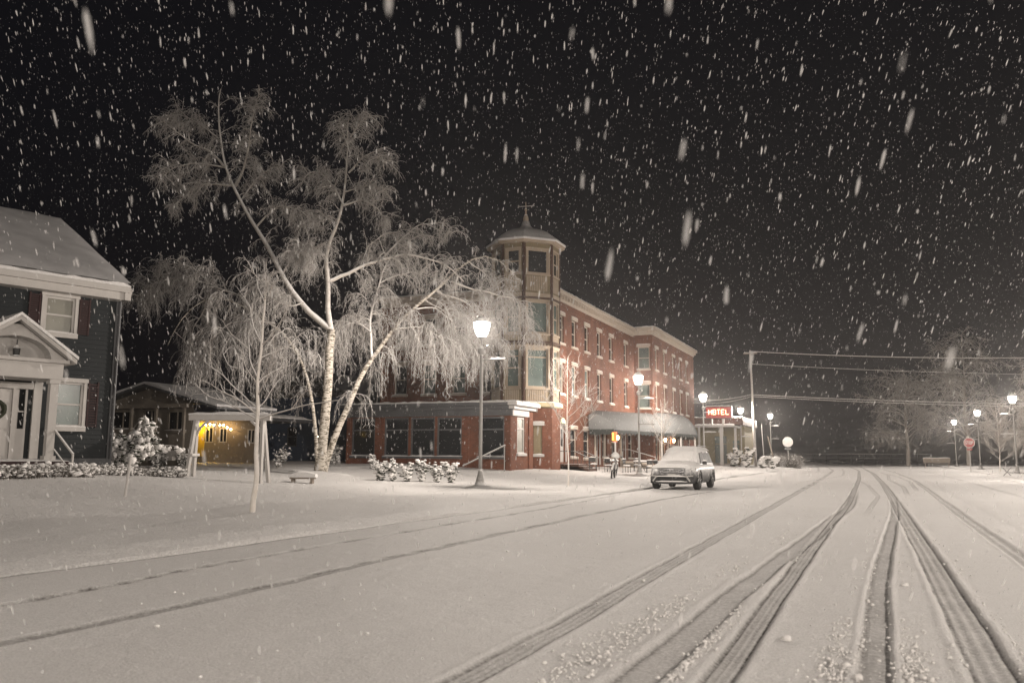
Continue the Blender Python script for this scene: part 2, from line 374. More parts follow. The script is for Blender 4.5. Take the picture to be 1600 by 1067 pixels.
def resample(pts, K):
    pts = np.array(pts, float); d = np.r_[0, np.cumsum(np.linalg.norm(np.diff(pts, axis=0), axis=1))]; t = np.linspace(0, d[-1], K)
    out = np.stack([np.interp(t, d, pts[:, i]) for i in range(3)], 1)
    for _ in range(2): out[1:-1] = (out[:-2] + out[1:-1] * 2 + out[2:]) / 4
    return out
_t = (1 + 5 ** .5) / 2
ICO_V = unit(np.array([(-1, _t, 0), (1, _t, 0), (-1, -_t, 0), (1, -_t, 0), (0, -1, _t), (0, 1, _t), (0, -1, -_t), (0, 1, -_t), (_t, 0, -1), (_t, 0, 1), (-_t, 0, -1), (-_t, 0, 1)], float))
ICO_F = np.array([(0, 11, 5), (0, 5, 1), (0, 1, 7), (0, 7, 10), (0, 10, 11), (1, 5, 9), (5, 11, 4), (11, 10, 2), (10, 7, 6), (7, 1, 8), (3, 9, 4), (3, 4, 2), (3, 2, 6), (3, 6, 8), (3, 8, 9), (4, 9, 5), (2, 4, 11), (6, 2, 10), (8, 6, 7), (9, 8, 1)])
def blobs(Pc, size, stretch=(1, 1, 1), jit=.25, axis=None):
    """many lumpy little clumps; size (n,), axis (n,3) optional long axis with stretch[2]"""
    n = len(Pc); V = ICO_V[None] * (1 + rng.normal(0, jit, (n, 12, 1))) * np.array(stretch) * size[:, None, None]
    th = rng.uniform(0, 6.28, n); c, s_ = np.cos(th)[:, None], np.sin(th)[:, None]
    V = np.stack([V[..., 0] * c - V[..., 1] * s_, V[..., 0] * s_ + V[..., 1] * c, V[..., 2]], -1)
    if axis is not None:
        z = unit(axis); x = unit(np.cross(z, np.array([.31, .77, .2]))); y = np.cross(z, x)
        V = V[..., 0:1] * x[:, None] + V[..., 1:2] * y[:, None] + V[..., 2:3] * z[:, None]
    V = V + Pc[:, None]
    F = ICO_F[None] + (np.arange(n) * 12)[:, None, None]
    return V.reshape(-1, 3), F.reshape(-1, 3)
def vnoise(x, y, s, seed=0):
    """smooth value noise on arrays"""
    x = x / s; y = y / s; xi = np.floor(x).astype(np.int64); yi = np.floor(y).astype(np.int64); fx = x - xi; fy = y - yi
    fx = fx * fx * (3 - 2 * fx); fy = fy * fy * (3 - 2 * fy)
    def h(a, b):
        n = (a * 374761393 + b * 668265263 + seed * 974711) & 0xffffffff; n = ((n ^ (n >> 13)) * 1274126177) & 0xffffffff
        return ((n ^ (n >> 16)) & 0xffff) / 65535.0
    return (h(xi, yi) * (1 - fx) + h(xi + 1, yi) * fx) * (1 - fy) + (h(xi, yi + 1) * (1 - fx) + h(xi + 1, yi + 1) * fx) * fy - .5

# ================================================================ THE SETTING
CURB_L, CURB_R = -9.2, 8.6
def lawn_z(X, Y):
    """height of the ground left of the kerb: rises gently to the houses"""
    X = np.asarray(X, float); Y = np.asarray(Y, float)
    g = np.interp(Y, [0, 17, 24, 31, 50, 80, 110, 140, 200], [1, 1, .64, .42, .6, .6, 1.0, 1.0, .6])
    z = .12 * np.clip((CURB_L - X) / .55, .12, 1) ** .7 + .1 * np.clip(-14.5 - X, 0, 12) * g + .28 * np.clip((Y - 80) / 30, 0, 1) * np.clip((-10.2 - X) / 3, 0, 1)
    return z
def gz(x, y): return float(lawn_z(x, y)) if x < CURB_L else 0.12 if x > CURB_R else 0.
# wheel tracks: (points (Y, X), width, depth, ribs, darkness)
TRACKS = [
    ([(-30, -2.3), (4.9, -2.42), (10.5, -2.60), (26, -2.88), (60, -3.5), (97, -4.5), (140, -7.5), (190, -13)], .25, .022, 4, .75),
    ([(-30, -2.2), (5.3, -1.50), (9.7, -1.43), (16, -1.2), (27, -.86), (40, -1.0)], .30, .034, 0, .62),
    ([(-30, -1.0), (5.6, -1.01), (13, -1.05), (29, -.95), (60, -1.25), (99, -2.05), (140, -4.2), (190, -8)], .22, .028, 4, .95),
    ([(-30, -.2), (6, -.10), (11.3, -.07), (17, .10), (24, .31), (36, .40)], .21, .036, 0, .66),
    ([(-30, .75), (6.4, .64), (11.5, .60), (26, .45), (50, .15), (80, -.5), (131, -2.3), (190, -5.5)], .29, .034, 3, .85),
    ([(-30, 1.8), (14.6, 1.78), (25.4, 1.80), (40, 1.9), (60, 1.97), (90, 1.3), (130, -.5), (190, -3)], .24, .024, 2, .7),
    ([(-30, -7.2), (5.6, -7.50), (9.6, -7.92), (20, -8.18), (27, -8.55), (33, -8.9)], .14, .03, 0, .95),
    ([(-30, -6.0), (4.6, -6.05), (7.4, -6.03), (12.3, -6.30), (26, -6.56), (33, -6.4), (40, -5.8)], .20, .022, 0, .9),
    ([(22, -.4), (34, -.1), (48, -.6), (62, -1.6)], .16, .018, 0, .4),
    ([(34, .9), (46, 1.0), (60, .5), (75, .6), (95, -.2)], .2, .02, 0, .45),
    ([(40, 1.4), (55, 1.6), (70, 1.2), (86, .2)], .2, .02, 0, .45),
    ([(50, -4.2), (70, -2.6), (90, -3.2), (120, -4.6)], .2, .018, 0, .35),
    ([(60, -9.2), (66, -7.6), (75, -6.2), (90, -5.5), (120, -7.4), (150, -10)], .22, .018, 0, .4),
    ([(-30, -4.1), (20, -4.4), (50, -4.9)], .25, .006, 0, .0),
    ([(-30, -5.6), (20, -5.4), (50, -5.9)], .25, .006, 0, .0),
    ([(-30, -3.6), (30, -3.4), (60, -4.4)], .22, .006, 0, .04),
    ([(-30, 2.4), (30, 2.5), (70, 2.6)], .25, .01, 0, .12),
    ([(-30, 4.5), (60, 4.8), (110, 4.0)], .25, .016, 0, .35),
    ([(40, 6.6), (62, 7.6), (80, 6.4), (96, 3.0)], .22, .016, 0, .35),
]
def road_grid():
    ys = [3.0]
    while ys[-1] < 190: ys.append(ys[-1] + max(.045, ys[-1] * .011))
    ys = np.array(list(np.linspace(-40, 2.5, 18)) + ys)
    xs = np.concatenate([np.arange(CURB_L, -8.9, .06), np.arange(-8.9, -5.6, .045), np.arange(-5.6, -3.2, .09), np.arange(-3.2, 2.35, .020), np.arange(2.35, CURB_R + .01, .10)])
    xs[-1] = CURB_R
    X, Y = np.meshgrid(xs, ys); Z = np.zeros_like(X); A = np.zeros_like(X)
    near = np.clip(1 - Y / 60, .15, 1)
    Z += .007 * vnoise(X, Y, .22, 1) + .018 * vnoise(X, Y, .9, 2) + .02 * vnoise(X, Y, 3.1, 3) + .0035 * vnoise(X, Y, .07, 4) * near
    for pts, w, dep, ribs, dark in TRACKS:
        py = np.array([p[0] for p in pts]); px = np.array([p[1] for p in pts]); 
        # smooth the centre line
        yy = np.linspace(py[0], py[-1], 400); xx = np.interp(yy, py, px); k = np.ones(25) / 25; xe = np.r_[[xx[0]] * 12, xx, [xx[-1]] * 12]; xx = np.convolve(xe, k, 'valid')
        cx = np.interp(Y, yy, xx) + (.012 if w > .16 else .005) * vnoise(Y, Y * 0, 1.7, int(w * 1000))
        on = np.clip((Y - py[0]) / 5, 0, 1) * np.clip((py[-1] - Y) / 7., 0, 1)
        spread = 1 + (.10 * vnoise(Y, Y * 0, .6, 9) if w > .16 else 0) + .06 * vnoise(X, Y, .12, 5)
        u = np.abs(X - cx) / (w * .5 * spread)
        inside = np.clip((1.12 - u) / .24, 0, 1); inside = inside * inside * (3 - 2 * inside)
        lip = np.exp(-((u - 1.38) / .22) ** 2) * (.6 + .8 * vnoise(X, Y, .13, 6) + .5)
        dep *= .8; prof = -dep * inside + dep * .42 * lip * (1 if dep > .01 else .2)
        if ribs: prof += inside * .007 * np.cos((X - cx) / w * 2 * math.pi * ribs) * near
        else: prof += inside * .010 * vnoise(X, Y, .10, 8)
        Z += prof * on
        edge = np.exp(-((u - .86) / .17) ** 2)
        a = inside * dark * (.62 + .25 * vnoise(X, Y, .5, 11)) + edge * dark * .45 * inside
        if ribs: a *= (.82 - .34 * np.cos((X - cx) / w * 2 * math.pi * ribs))
        A = np.maximum(A, a * on)
    # gutter: the snow dips to a thin darker line along the kerb
    gl = np.exp(-((X - CURB_L - .05) / .05) ** 2); A = np.maximum(A, gl * .75); Z -= gl * .02
    n, m = X.shape; idx = np.arange(n * m).reshape(n, m)
    F = np.stack([idx[:-1, :-1], idx[:-1, 1:], idx[1:, 1:], idx[1:, :-1]], -1).reshape(-1, 4)
    o = fast_mesh('snowy_road', np.stack([X, Y, Z], -1), F, M_ROAD, smooth=True); tag(o, kind='structure')
    at = o.data.attributes.new('packed', 'FLOAT', 'POINT'); at.data.foreach_set('value', A.astype(np.float32).ravel())
road_grid()
def sheet(name, xs, ys, zf, m, kind='structure'):
    X, Y = np.meshgrid(xs, ys); n, k = X.shape; idx = np.arange(n * k).reshape(n, k)
    F = np.stack([idx[:-1, :-1], idx[:-1, 1:], idx[1:, 1:], idx[1:, :-1]], -1).reshape(-1, 4)
    if xs[0] > xs[-1]: F = F[:, ::-1]
    return tag(fast_mesh(name, np.stack([X, Y, zf(X, Y)], -1), F, m, smooth=True), kind=kind)
def geo(a, b, s0, g):
    o = [a]; s = s0
    while abs(o[-1] - a) < abs(b - a): o.append(o[-1] + math.copysign(s, b - a)); s *= g
    return np.array(o)
MOUNDS = [(-22.3, 30.9, 1.0, .25), (-21.2, 31.3, .5, .16), (-15.0, 33.2, .9, .13), (-15.6, 41., 1.1, .16), (-16.3, 43., 1.6, .13), (-12.1, 14.6, .45, .05),
          (-14.4, 30.5, .55, .10), (-20.0, 12.0, .4, .12), (-10.3, 37.5, 1.2, .10), (-10.4, 60, 1.5, .15)]
def lz(X, Y):
    z = lawn_z(X, Y) + .10 * vnoise(X, Y, 2.9, 21) + .03 * vnoise(X, Y, .8, 22) + .014 * vnoise(X, Y, .25, 23) + .008 * vnoise(X, Y, .09, 24)
    for mx, my, r_, h_ in MOUNDS: z = z + h_ * np.exp(-((X - mx) ** 2 + (Y - my) ** 2) / r_ ** 2)
    z = np.where(X > CURB_L - .001, -.03, z)
    return z
lx = np.r_[[CURB_L, CURB_L - .03, CURB_L - .09, CURB_L - .16], geo(CURB_L - .24, -150, .10, 1.028)]
ly = np.r_[np.linspace(-40, 3, 40), geo(3.1, 198, .08, 1.011)]
sheet('snowy_lawn', lx, ly, lz, M_LAWN)
rx = np.r_[[CURB_R, CURB_R + .05, CURB_R + .15], geo(CURB_R + .3, 160, .25, 1.05)]
sheet('snowy_verge', rx, np.r_[np.linspace(-40, 3, 20), geo(3.5, 198, .4, 1.012)],
      lambda X, Y: np.where(X < CURB_R + .001, -.03, .12 + .04 * vnoise(X, Y, 2.2, 31) + .015 * vnoise(X, Y, .6, 32) + .10 * np.clip((Y - 100) / 60, 0, 1)), M_LAWN)
M_WATER = mat('night_water', (.012, .014, .016), .25, .1, .05, .3)
sheet('lake_water', np.linspace(-3000, 3000, 4), np.array([185., 3500.]), lambda X, Y: X * 0 - 3.0, M_WATER)
sheet('snowy_shore', np.linspace(-150, 160, 60), np.array([186., 192., 198., 206., 215.]), lambda X, Y: np.interp(Y, [186, 192, 198, 206, 215], [-.05, -.10, -.7, -2.2, -3.4]) + .1 * vnoise(X, Y, 5, 3), M_SNOW)
sheet('back_ground', np.linspace(-600, 600, 4), np.linspace(-400, 190, 4), lambda X, Y: X * 0 - .35, M_SNOW)

# crumbs of snow thrown out beside the tracks
def crumbs():
    Ps = []; Sz = []
    def strip(y0, y1, xf, sp, n, s0=.010):
        y = 1 / (1 / y0 + (1 / y1 - 1 / y0) * rng.beta(1.5, 1.4, n)); x = xf(y) + rng.normal(0, 1, n) * sp
        Ps.append(np.stack([x, y, np.full(len(x), .003)], 1)); Sz.append(s0 * np.exp(rng.normal(0, .5, len(x))))
    strip(5., 24, lambda y: np.interp(y, [5, 10, 16], [-1.96, -1.83, -1.62]), .12, 1100, .0068)
    strip(5, 15, lambda y: np.interp(y, [5.3, 9.7, 16], [-1.28, -1.22, -1.0]), .035, 500, .0065)
    strip(4.6, 20, lambda y: np.interp(y, [6, 11.3, 17], [-.32, -.29, -.12]), .08, 1100, .0065)
    strip(4.6, 22, lambda y: np.interp(y, [6, 11.3, 17], [.12, .16, .36]), .07, 1300, .0065)
    strip(5, 20, lambda y: np.interp(y, [6, 11.5, 26], [.42, .37, .25]), .03, 300, .007)
    strip(5, 20, lambda y: np.interp(y, [6, 11.5, 26], [.86, .82, .68]), .04, 350, .007)
    strip(8, 24, lambda y: np.interp(y, [6, 26], [1.98, 2.02]), .05, 250, .008)
    strip(4, 30, lambda y: y * 0 - 4, 2.2, 120, .008)
    P = np.concatenate(Ps); s = np.concatenate(Sz); v, f = blobs(P, s, (1, 1, .75), .22)
    o = fast_mesh('snow_crumbs', v, f, M_CRUST); tag(o, 'crumbs of snow thrown out along the edges of the tyre tracks', 'snow', kind='stuff')
crumbs()

# ================================================================ STREET LAMPS
def lamp_post(label):
    t = thing('street_lamp', label, 'street lamp', (0, 0, 0), 'street lamps lining both sides of the street')
    m = MB(); m.lathe([(.27, 0), (.27, .10), (.22, .13), (.17, .30), (.12, .48), (.085, .62), (.075, .75)], (0, 0, 0), 14)
    m.build('base', M_METAL, t, True)
    MB().lathe([(.62, -.03), (.50, .05), (.33, .10), (.26, .12)], (0, 0, 0), 14).build('snow_mound', M_SNOW, t, True)
    MB().lathe([(.072, .75), (.066, 2.), (.058, 5.2), (.060, 5.25)], (0, 0, 0), 12).build('pole', M_METAL, t, True)
    MB().lathe([(.06, 5.25), (.13, 5.30), (.15, 5.40), (.13, 5.50), (.07, 5.56), (.045, 5.60), (.045, 5.82), (.11, 5.90), (.16, 5.96)], (0, 0, 0), 12).build('collar', M_METAL, t, True)
    m = MB(); m.tube([(.08, 0, 5.45), (.20, 0, 5.50), (.24, 0, 5.56)], .035, 6); m.lathe([(.04, 0), (.05, .05), (.03, .1)], (.24, 0, 5.52), 6); m.build('light_sensor', M_METAL, t, True)
    for z_ in (5.03, 3.35):
        a = MB().tube([(.04, 0, z_), (1.02, 0, z_)], .028, 6); a.lathe([(.035, -.03), (.04, 0), (.035, .03)], (1.03, 0, z_), 8)
        arm = a.build('banner_arm', M_METAL, t)
        MB().add(*snowpad(lambda u, v, d: (u, d, z_ + v), .08, 1.03, .02, -.035, .035, .055)).build('arm_snow', M_SNOW, arm)
    # bucket-shaped lantern: wide shoulder, narrow foot
    MB().lathe([(.17, 5.97), (.235, 6.08), (.30, 6.26), (.33, 6.44), (.325, 6.54)], (0, 0, 0), 12).build('lantern_glass', M_LAMPG, t)
    MB().lathe([(.34, 6.543), (.34, 6.57), (.22, 6.67), (.09, 6.72), (.03, 6.78), (.012, 6.86)], (0, 0, 0), 12).build('lantern_cap', M_METAL, t, True)
    MB().lathe([(.32, 6.58), (.28, 6.67), (.16, 6.76), (.04, 6.81)], (0, 0, 0), 12).build('cap_snow', M_SNOW, t, True)
    b = bpy.data.objects.new('bulb', bulb_light(LAMP)); C.objects.link(b); b.parent = t; b.location = (0, 0, 6.36)
    return t
LAMPS = [(-14.4, 30.6, 0, 'nearest and largest lit street lamp, standing against the hanging birch twigs'),
         (-14.5, 55.3, 0, 'lit street lamp in front of the brick hotel between the bicycle and the parked car'),
         (-13.8, 74.4, 0, 'lit street lamp at the far corner of the hotel, left of the red neon sign'),
         (-14.4, 100.4, 0, 'lit street lamp between the red neon sign and the tall utility pole'),
         (-12.9, 116.3, 0, 'lit street lamp right of the utility pole and left of the pale road sign'),
         (10.75, 84.4, 180, 'lit street lamp farthest right, at the edge of the picture'),
         (10.4, 109.4, 180, 'lit street lamp just right of the red stop sign'),
         (10.05, 137., 180, 'lit street lamp just left of the red stop sign, smallest of the right hand row'),
         (-14.4, -29, 0, 'street lamp on the left side far behind the camera'), (-14.4, -15, 0, 'street lamp on the left side well behind the camera'),
         (10.75, 60., 180, 'street lamp on the right side just outside the picture'), (10.75, 35.5, 180, 'street lamp on the right side nearer than the picture shows'),
         (10.75, 18., 180, 'street lamp on the right side a little ahead of the camera'), (10.75, 2., 180, 'street lamp on the right side level with the camera'), (10.75, -14, 180, 'street lamp on the right side behind the camera')]
proto = None
for (x, y, rz, lab) in LAMPS:
    if proto is None: t = proto = lamp_post(lab)
    else: t = copy_tree(proto)
    t['label'] = lab
    t.location = (x, y, gz(x, y)); t.rotation_euler = (0, 0, R(rz))

# ================================================================ BRICK HOTEL
H0 = thing('brick_hotel', 'long three storey red brick hotel with a tan corner tower and snowed cornice', 'hotel', (-20.5, 56., .4))
TOPZ = 12.75
# street face, near section (X = -20.5), y from 54.5 to 76.8
Fs1 = frame(-20.5, 54.6, 0, 0, 1)      # u along +y, d outward +x
def rowholes(ys, y0, w=1.05):
    hs = []
    for y in ys:
        for (z0, z1) in ((9.35, 11.35), (5.75, 7.95)): hs.append((y - y0 - w / 2, y - y0 + w / 2, z0, z1))
    return hs
ys1 = [56.9, 59.7, 62.7, 65.9, 69.3, 73.8]
hs = rowholes(ys1, 54.6)
ground1 = [(2.0, 3.1, .95, 3.5, 'door'), (4.2, 5.6, 1.3, 3.3, 'w'), (7.2, 8.6, 1.2, 3.3, 'w'), (10.2, 11.2, .7, 3.2, 'door'), (12.0, 13.3, 1.3, 3.3, 'w'), (14.6, 16.0, 1.3, 3.3, 'w'), (17.6, 18.7, .7, 3.2, 'door'), (19.8, 21.2, 1.2, 3.3, 'w')]
wall(Fs1, 76.8 - 54.6, TOPZ, hs + [g[:4] for g in ground1], .2).build('wall', M_BRICK, H0)
for q in hs:
    window(Fs1, q, H0, M_TRIM, M_CURTAIN if q[2] < 8 and q[0] < 9 else M_GLASS, .16, .085, sill=.14, lintel=.14)
for g in ground1:
    if g[4] == 'w': window(Fs1, g[:4], H0, M_TRIM, M_GLASS, .14, .09, (.62,), (), .1, .1)
# step face (normal -y) at y = 76.8 between x = -20.5 and -18.8
Fst = frame(-20.5, 76.8, 0, 1, 0)
sth = [(.35, 1.45, 9.35, 11.4), (.35, 1.45, 5.75, 7.95)]
wall(Fst, 1.7, TOPZ + .25, sth, .2).build('wall', M_BRICK, H0)
for q in sth: window(Fst, q, H0, M_TRIM, M_CURTAIN, .14, .08, sill=.1, lintel=.1)
# far section (X = -18.8), y 76.8 .. 96
Fs2 = frame(-18.8, 76.8, 0, 0, 1)
hs2 = rowholes([78.4, 81.7, 85.6, 88.9, 92.1], 76.8)
g2 = [(.8, 1.9, .7, 3.2), (3.4, 4.8, 1.2, 3.3), (6.2, 7.6, 1.2, 3.3), (9.2, 10.3, .7, 3.2), (12.0, 13.4, 1.2, 3.3), (15.4, 16.8, 1.2, 3.3)]
wall(Fs2, 19.2, TOPZ + .25, hs2 + g2, .2).build('wall', M_BRICK, H0)
for q in hs2: window(Fs2, q, H0, M_TRIM, M_GLASS, .16, .085, sill=.14, lintel=.14)
for q in g2: window(Fs2, q, H0, M_TRIM, M_GLASS, .14, .09, (.7,), sill=.1)
# camera side face (normal -y) of the main block at y = 54.6, behind the one storey wing
Fm = frame(-34.0, 54.6, 0, 1, 0)
mh = []
for u in (1.2, 3.6, 6.0, 8.4): mh += [(u, u + 1.05, 9.35, 11.35), (u, u + 1.05, 5.75, 7.95)]
wall(Fm, 13.5, TOPZ, mh, .2).build('wall', M_BRICK, H0)
for i, q in enumerate(mh): window(Fm, q, H0, M_TRIM, M_CURTAIN if i in (3, 5) else M_GLASS, .14, .085, sill=.12, lintel=.12)
MB().box(-34.0, -18.9, 96.0, 96.01, 0, TOPZ + .2).box(-34.01, -34.0, 54.6, 96, 0, TOPZ).build('wall', M_BRICK, H0)
MB().box(-33.9, -20.6, 54.7, 95.9, TOPZ - .5, TOPZ - .3).build('roof', M_ROOF, H0)
# cornices with snow on top
def cornice(F, w, z, ext0=.3, ext1=.3, parent=H0, deep=.42, m=None):
    mb = MB(); mb.fbox(F, -ext0 * 0, w + ext1 * 0, z - .55, z - .42, .002, .10); mb.fbox(F, 0, w, z - .42, z - .12, .004, .16); mb.fbox(F, -ext0, w + ext1, z - .12, z + .12, -.3, deep)
    k = int(w / .6)
    for i in range(k): mb.fbox(F, (i + .4) * w / k, (i + .4) * w / k + .14, z - .40, z - .122, .162, deep - .08)
    c = mb.build('cornice', m or M_TRIM, parent)
    MB().add(*snowpad(F, -ext0, w + ext1, z + .12, -.3, deep + .02, .14)).build('cornice_snow', M_SNOW, c)
cornice(Fs1, 76.8 - 54.6 - .45, TOPZ + .12, 0, 0)
cornice(Fst, 1.7, TOPZ + .30, .0, .40)
cornice(Fs2, 19.2, TOPZ + .30, -.0, .35)
cornice(Fm, 11.0, TOPZ + .12, .3, 0)
# corbelled brick band and belt course
for (F, w) in ((Fs1, 22.2), (Fst, 1.7), (Fs2, 19.2)):
    MB().fbox(F, .0, w - .01, 12.0, 12.1, .0, .05).fbox(F, .0, w - .01, 8.75, 8.85, .0, .04).fbox(F, 0, w - .01, 5.05, 5.15, .0, .05).build('belt_course', M_BRICK, H0)
# chimney on the roof
MB().box(-24.2, -22.4, 70.5, 72.5, TOPZ - .35, 14.0).build('chimney', M_BRICK, H0)
MB().box(-24.3, -22.3, 70.4, 72.6, 14.0, 14.16).build('chimney_snow', M_SNOW, H0)
MB().lathe([(.06, 12.6), (.06, 14.4), (.1, 14.45)], (-25., 80., 0), 6).build('vent_pipe', M_METAL, H0)

# ---- tower: long octagon, flat faces 1.55 m, chamfers 2.05 m
TCX, TCY = -22.12, 54.08
fl, ch = 1.55, 2.05; hw = fl / 2 + ch / math.sqrt(2)
OCT = [(fl / 2, -hw), (hw, -fl / 2), (hw, fl / 2), (fl / 2, hw), (-fl / 2, hw), (-hw, fl / 2), (-hw, -fl / 2), (-fl / 2, -hw)]
def octpts(s, z): return [(TCX + x * s, TCY + y * s, z) for x, y in OCT]
def octring(rings, n=8):
    mb = MB(); vs = []
    for s, z in rings: vs += octpts(s, z)
    fs = [(i * 8 + k, i * 8 + (k + 1) % 8, (i + 1) * 8 + (k + 1) % 8, (i + 1) * 8 + k) for i in range(len(rings) - 1) for k in range(8)]
    fs += [tuple(range(7, -1, -1)), tuple((len(rings) - 1) * 8 + k for k in range(8))]
    return mb.add(vs, fs)
# faces seen: index k -> edge OCT[k-1]..OCT[k]
for k in range(8):
    a = OCT[k - 1]; b = OCT[k]; w = math.hypot(b[0] - a[0], b[1] - a[1])
    F = frame(TCX + a[0], TCY + a[1], 0, b[0] - a[0], b[1] - a[1])
    seen = k in (0, 1, 2, 7, 6)
    m_ = .26 if w > 1.8 else .30
    up = [(m_, w - m_, 13.55, 15.2), (m_, w - m_, 9.5, 11.65), (m_, w - m_, 5.85, 8.45)]
    if not seen: up = []
    wall(F, w, 15.75, up, .12).build('tower_wall', M_TAN, H0)
    if not seen: continue
    window(F, up[0], H0, M_TAN2, M_GLASS, .10, .10, (.5,) if w < 1.8 else (), pan=None)
    window(F, up[1], H0, M_TAN2, M_CURTAIN, .10, .10, (.5,) if w < 1.8 else ())
    window(F, up[2], H0, M_TAN2, M_CURTAIN, .10, .10, (.78,) if w > 1.8 else (.5, .8))
    # trim frame around openings, panels of narrow boards below, corner posts
    for q in up:
     tr = MB().fbox(F, q[0] - .10, q[0] - .002, q[2] - .023, q[3] + .003, .0, .05).fbox(F, q[1] + .002, q[1] + .10, q[2] - .023, q[3] + .003, .0, .05).fbox(F, q[0] - .12, q[1] + .12, q[3] + .002, q[3] + .12, .0, .055).fbox(F, q[0] - .14, q[1] + .14, q[2] - .13, q[2] - .022, .0, .09)
     tr.build('window_trim', M_TAN2, H0)
    sl = MB()
    for (z0, z1) in ((12.35, 13.35), (9.0, 9.34), (4.95, 5.68)):
        n_ = int((w - 2 * m_ + .1) / .13)
        for i in range(n_): sl.fbox(F, m_ - .05 + i * .13, m_ - .05 + i * .13 + .075, z0, z1, .0, .035)
    tag(sl.build('slat_panel', M_TAN2, H0), kind='stuff')
    bd = MB()
    for (z0, z1, d_) in ((11.95, 12.2, .05), (8.55, 8.72, .06)): bd.fbox(F, .0, w, z0, z1, .0, d_)
    bd.build('band', M_TAN2, H0)
    db = MB().fbox(F, .0, w, 11.82, 11.93, .0, .09).fbox(F, .0, w, 8.84, 8.96, .0, .10)
    n_ = int(w / .25)
    for i in range(n_): db.fbox(F, (i + .3) * w / n_, (i + .3) * w / n_ + .1, 8.66, 8.80, .062, .10)
    db.build('bracket_row', M_BROWN, H0)
    MB().fbox(F, .0, .11, 4.9, 15.7, .0, .06).build('corner_post', M_BROWN, H0)
    MB().fbox(F, w - .11, w, 4.9, 15.7, .0, .06).build('corner_post', M_BROWN, H0)
octring([(1.16, 15.62), (1.17, 15.80), (1.17, 15.88)]).build('tower_eave', M_TAN2, H0)
octring([(1.15, 15.882), (1.12, 15.98), (.98, 16.32), (.80, 16.62), (.60, 16.85), (.40, 17.0), (.24, 17.12), (.15, 17.35), (.10, 17.7)]).build('dome_roof', M_DOME, H0)
octring([(1.19, 15.79), (1.185, 15.93), (1.11, 16.02)]).build('dome_snow', M_SNOW, H0)
MB().lathe([(.30, 17.05), (.22, 17.3), (.20, 17.9), (.14, 18.1), (.08, 18.2), (.05, 18.45), (.10, 18.5), (.10, 18.58), (.04, 18.65), (.025, 19.1)], (TCX, TCY, 0), 8).build('spire', M_TAN2, H0)
MB().beam((TCX - .55, TCY - .1, 18.8), (TCX + .6, TCY + .1, 18.8), .05).beam((TCX + .38, TCY + .06, 18.68), (TCX + .6, TCY + .1, 18.95), .05).beam((TCX - .55, TCY - .1, 18.7), (TCX - .5, TCY - .1, 18.9), .06).build('weathervane', M_METAL, H0)
octring([(1.04, 4.52), (1.10, 4.60), (1.10, 4.86), (1.03, 4.93)]).build('tower_sill', mat('yellow_lit_sill', (.42, .36, .22), .6, .08, 4., dust=1., dust_edge=(.5, .8)), H0)  # yellow light on this ledge is put into its trim colour
# brick foot of the tower with narrow window
for k in (7, 0, 1, 2):
    a = OCT[k - 1]; b = OCT[k]; w = math.hypot(b[0] - a[0], b[1] - a[1])
    F = frame(TCX + a[0] * 1.02, TCY + a[1] * 1.02, 0, b[0] - a[0], b[1] - a[1]); w *= 1.02
    q = [(w * .36, w * .36 + .62, 1.45, 3.35)] if k == 1 else []
    wall(F, w, 4.52, q, .12).build('tower_foot', M_BRICK, H0)
    if q: window(F, q[0], H0, M_WHITE, M_GLASS, .1, .08, (.5,), sill=.1, lintel=.12)

# ---- one storey wing in front (street face x = -20.5, camera face y = 47.9)
WH = 4.15
Fw = frame(-32.3, 47.9, 0, 1, 0); ww = 11.8
def ux(px): return px
wh_ = [(.35, 2.0, 1.25, 3.75), (2.75, 4.55, 1.25, 3.75), (4.68, 6.35, 1.25, 3.75), (6.5, 8.2, 1.25, 3.75), (9.45, 11.2, 1.25, 3.75)]
wh_ = [(.35, 2.15, 1.3, 3.75), (2.85, 4.65, 1.3, 3.75), (4.80, 6.55, 1.3, 3.75), (6.7, 8.45, 1.3, 3.75), (9.6, 11.35, 1.3, 3.75)]
wall(Fw, ww, WH, wh_, .18).build('wing_wall', M_BRICK, H0)
for q in wh_: window(Fw, q, H0, M_GREY, M_GLASS, .12, .11, (.68,), sill=.06, sm=M_GREY)
for u in (0., 2.4, 8.7, 11.5):
    MB().fbox(Fw, u, u + .28, .1, WH - .1, .0, .07).build('pilaster', M_BRICK, H0)
Fw2 = frame(-20.5, 47.9, 0, 0, 1)
q2 = [(.95, 2.15, 1.5, 3.75)]
wall(Fw2, 3.6, WH, q2, .16).build('wing_wall', M_BRICK, H0)
window(Fw2, q2[0], H0, M_WHITE, M_BLIND, .08, .11, (.68,), sill=.12)
MB().fbox(Fw2, 2.75, 3.1, .1, WH - .1, .0, .08).build('pilaster', M_BRICK, H0)
MB().box(-32.2, -20.6, 48.0, 54.6, WH + .1, WH + .55).build('wing_roof', M_ROOF, H0)
wc = MB()
wc.fbox(Fw, -.1, ww + .10, WH - .35, WH + .05, .003, .12); wc.fbox(Fw, -.2, ww + .22, WH + .052, WH + .26, -.1, .26); wc.fbox(Fw, -.35, ww + .40, WH + .262, WH + .46, -.1, .45)
wc.build('wing_cornice', M_GREY, H0)
MB().add(*snowpad(Fw, -.35, ww + .42, WH + .46, -.1, .47, .13)).build('cornice_snow', M_SNOW, H0)
wc = MB(); wc.fbox(Fw2, -.004, 2.6, WH - .35, WH + .05, .003, .14); wc.fbox(Fw2, -.262, 3.3, WH + .052, WH + .26, -.05, .32); wc.fbox(Fw2, -.452, 3.5, WH + .262, WH + .45, -.05, .55)
wc.build('wing_cornice', M_WHITE, H0)
MB().add(*snowpad(Fw2, -.45, 3.5, WH + .45, -.05, .56, .13)).build('cornice_snow', M_SNOW, H0)
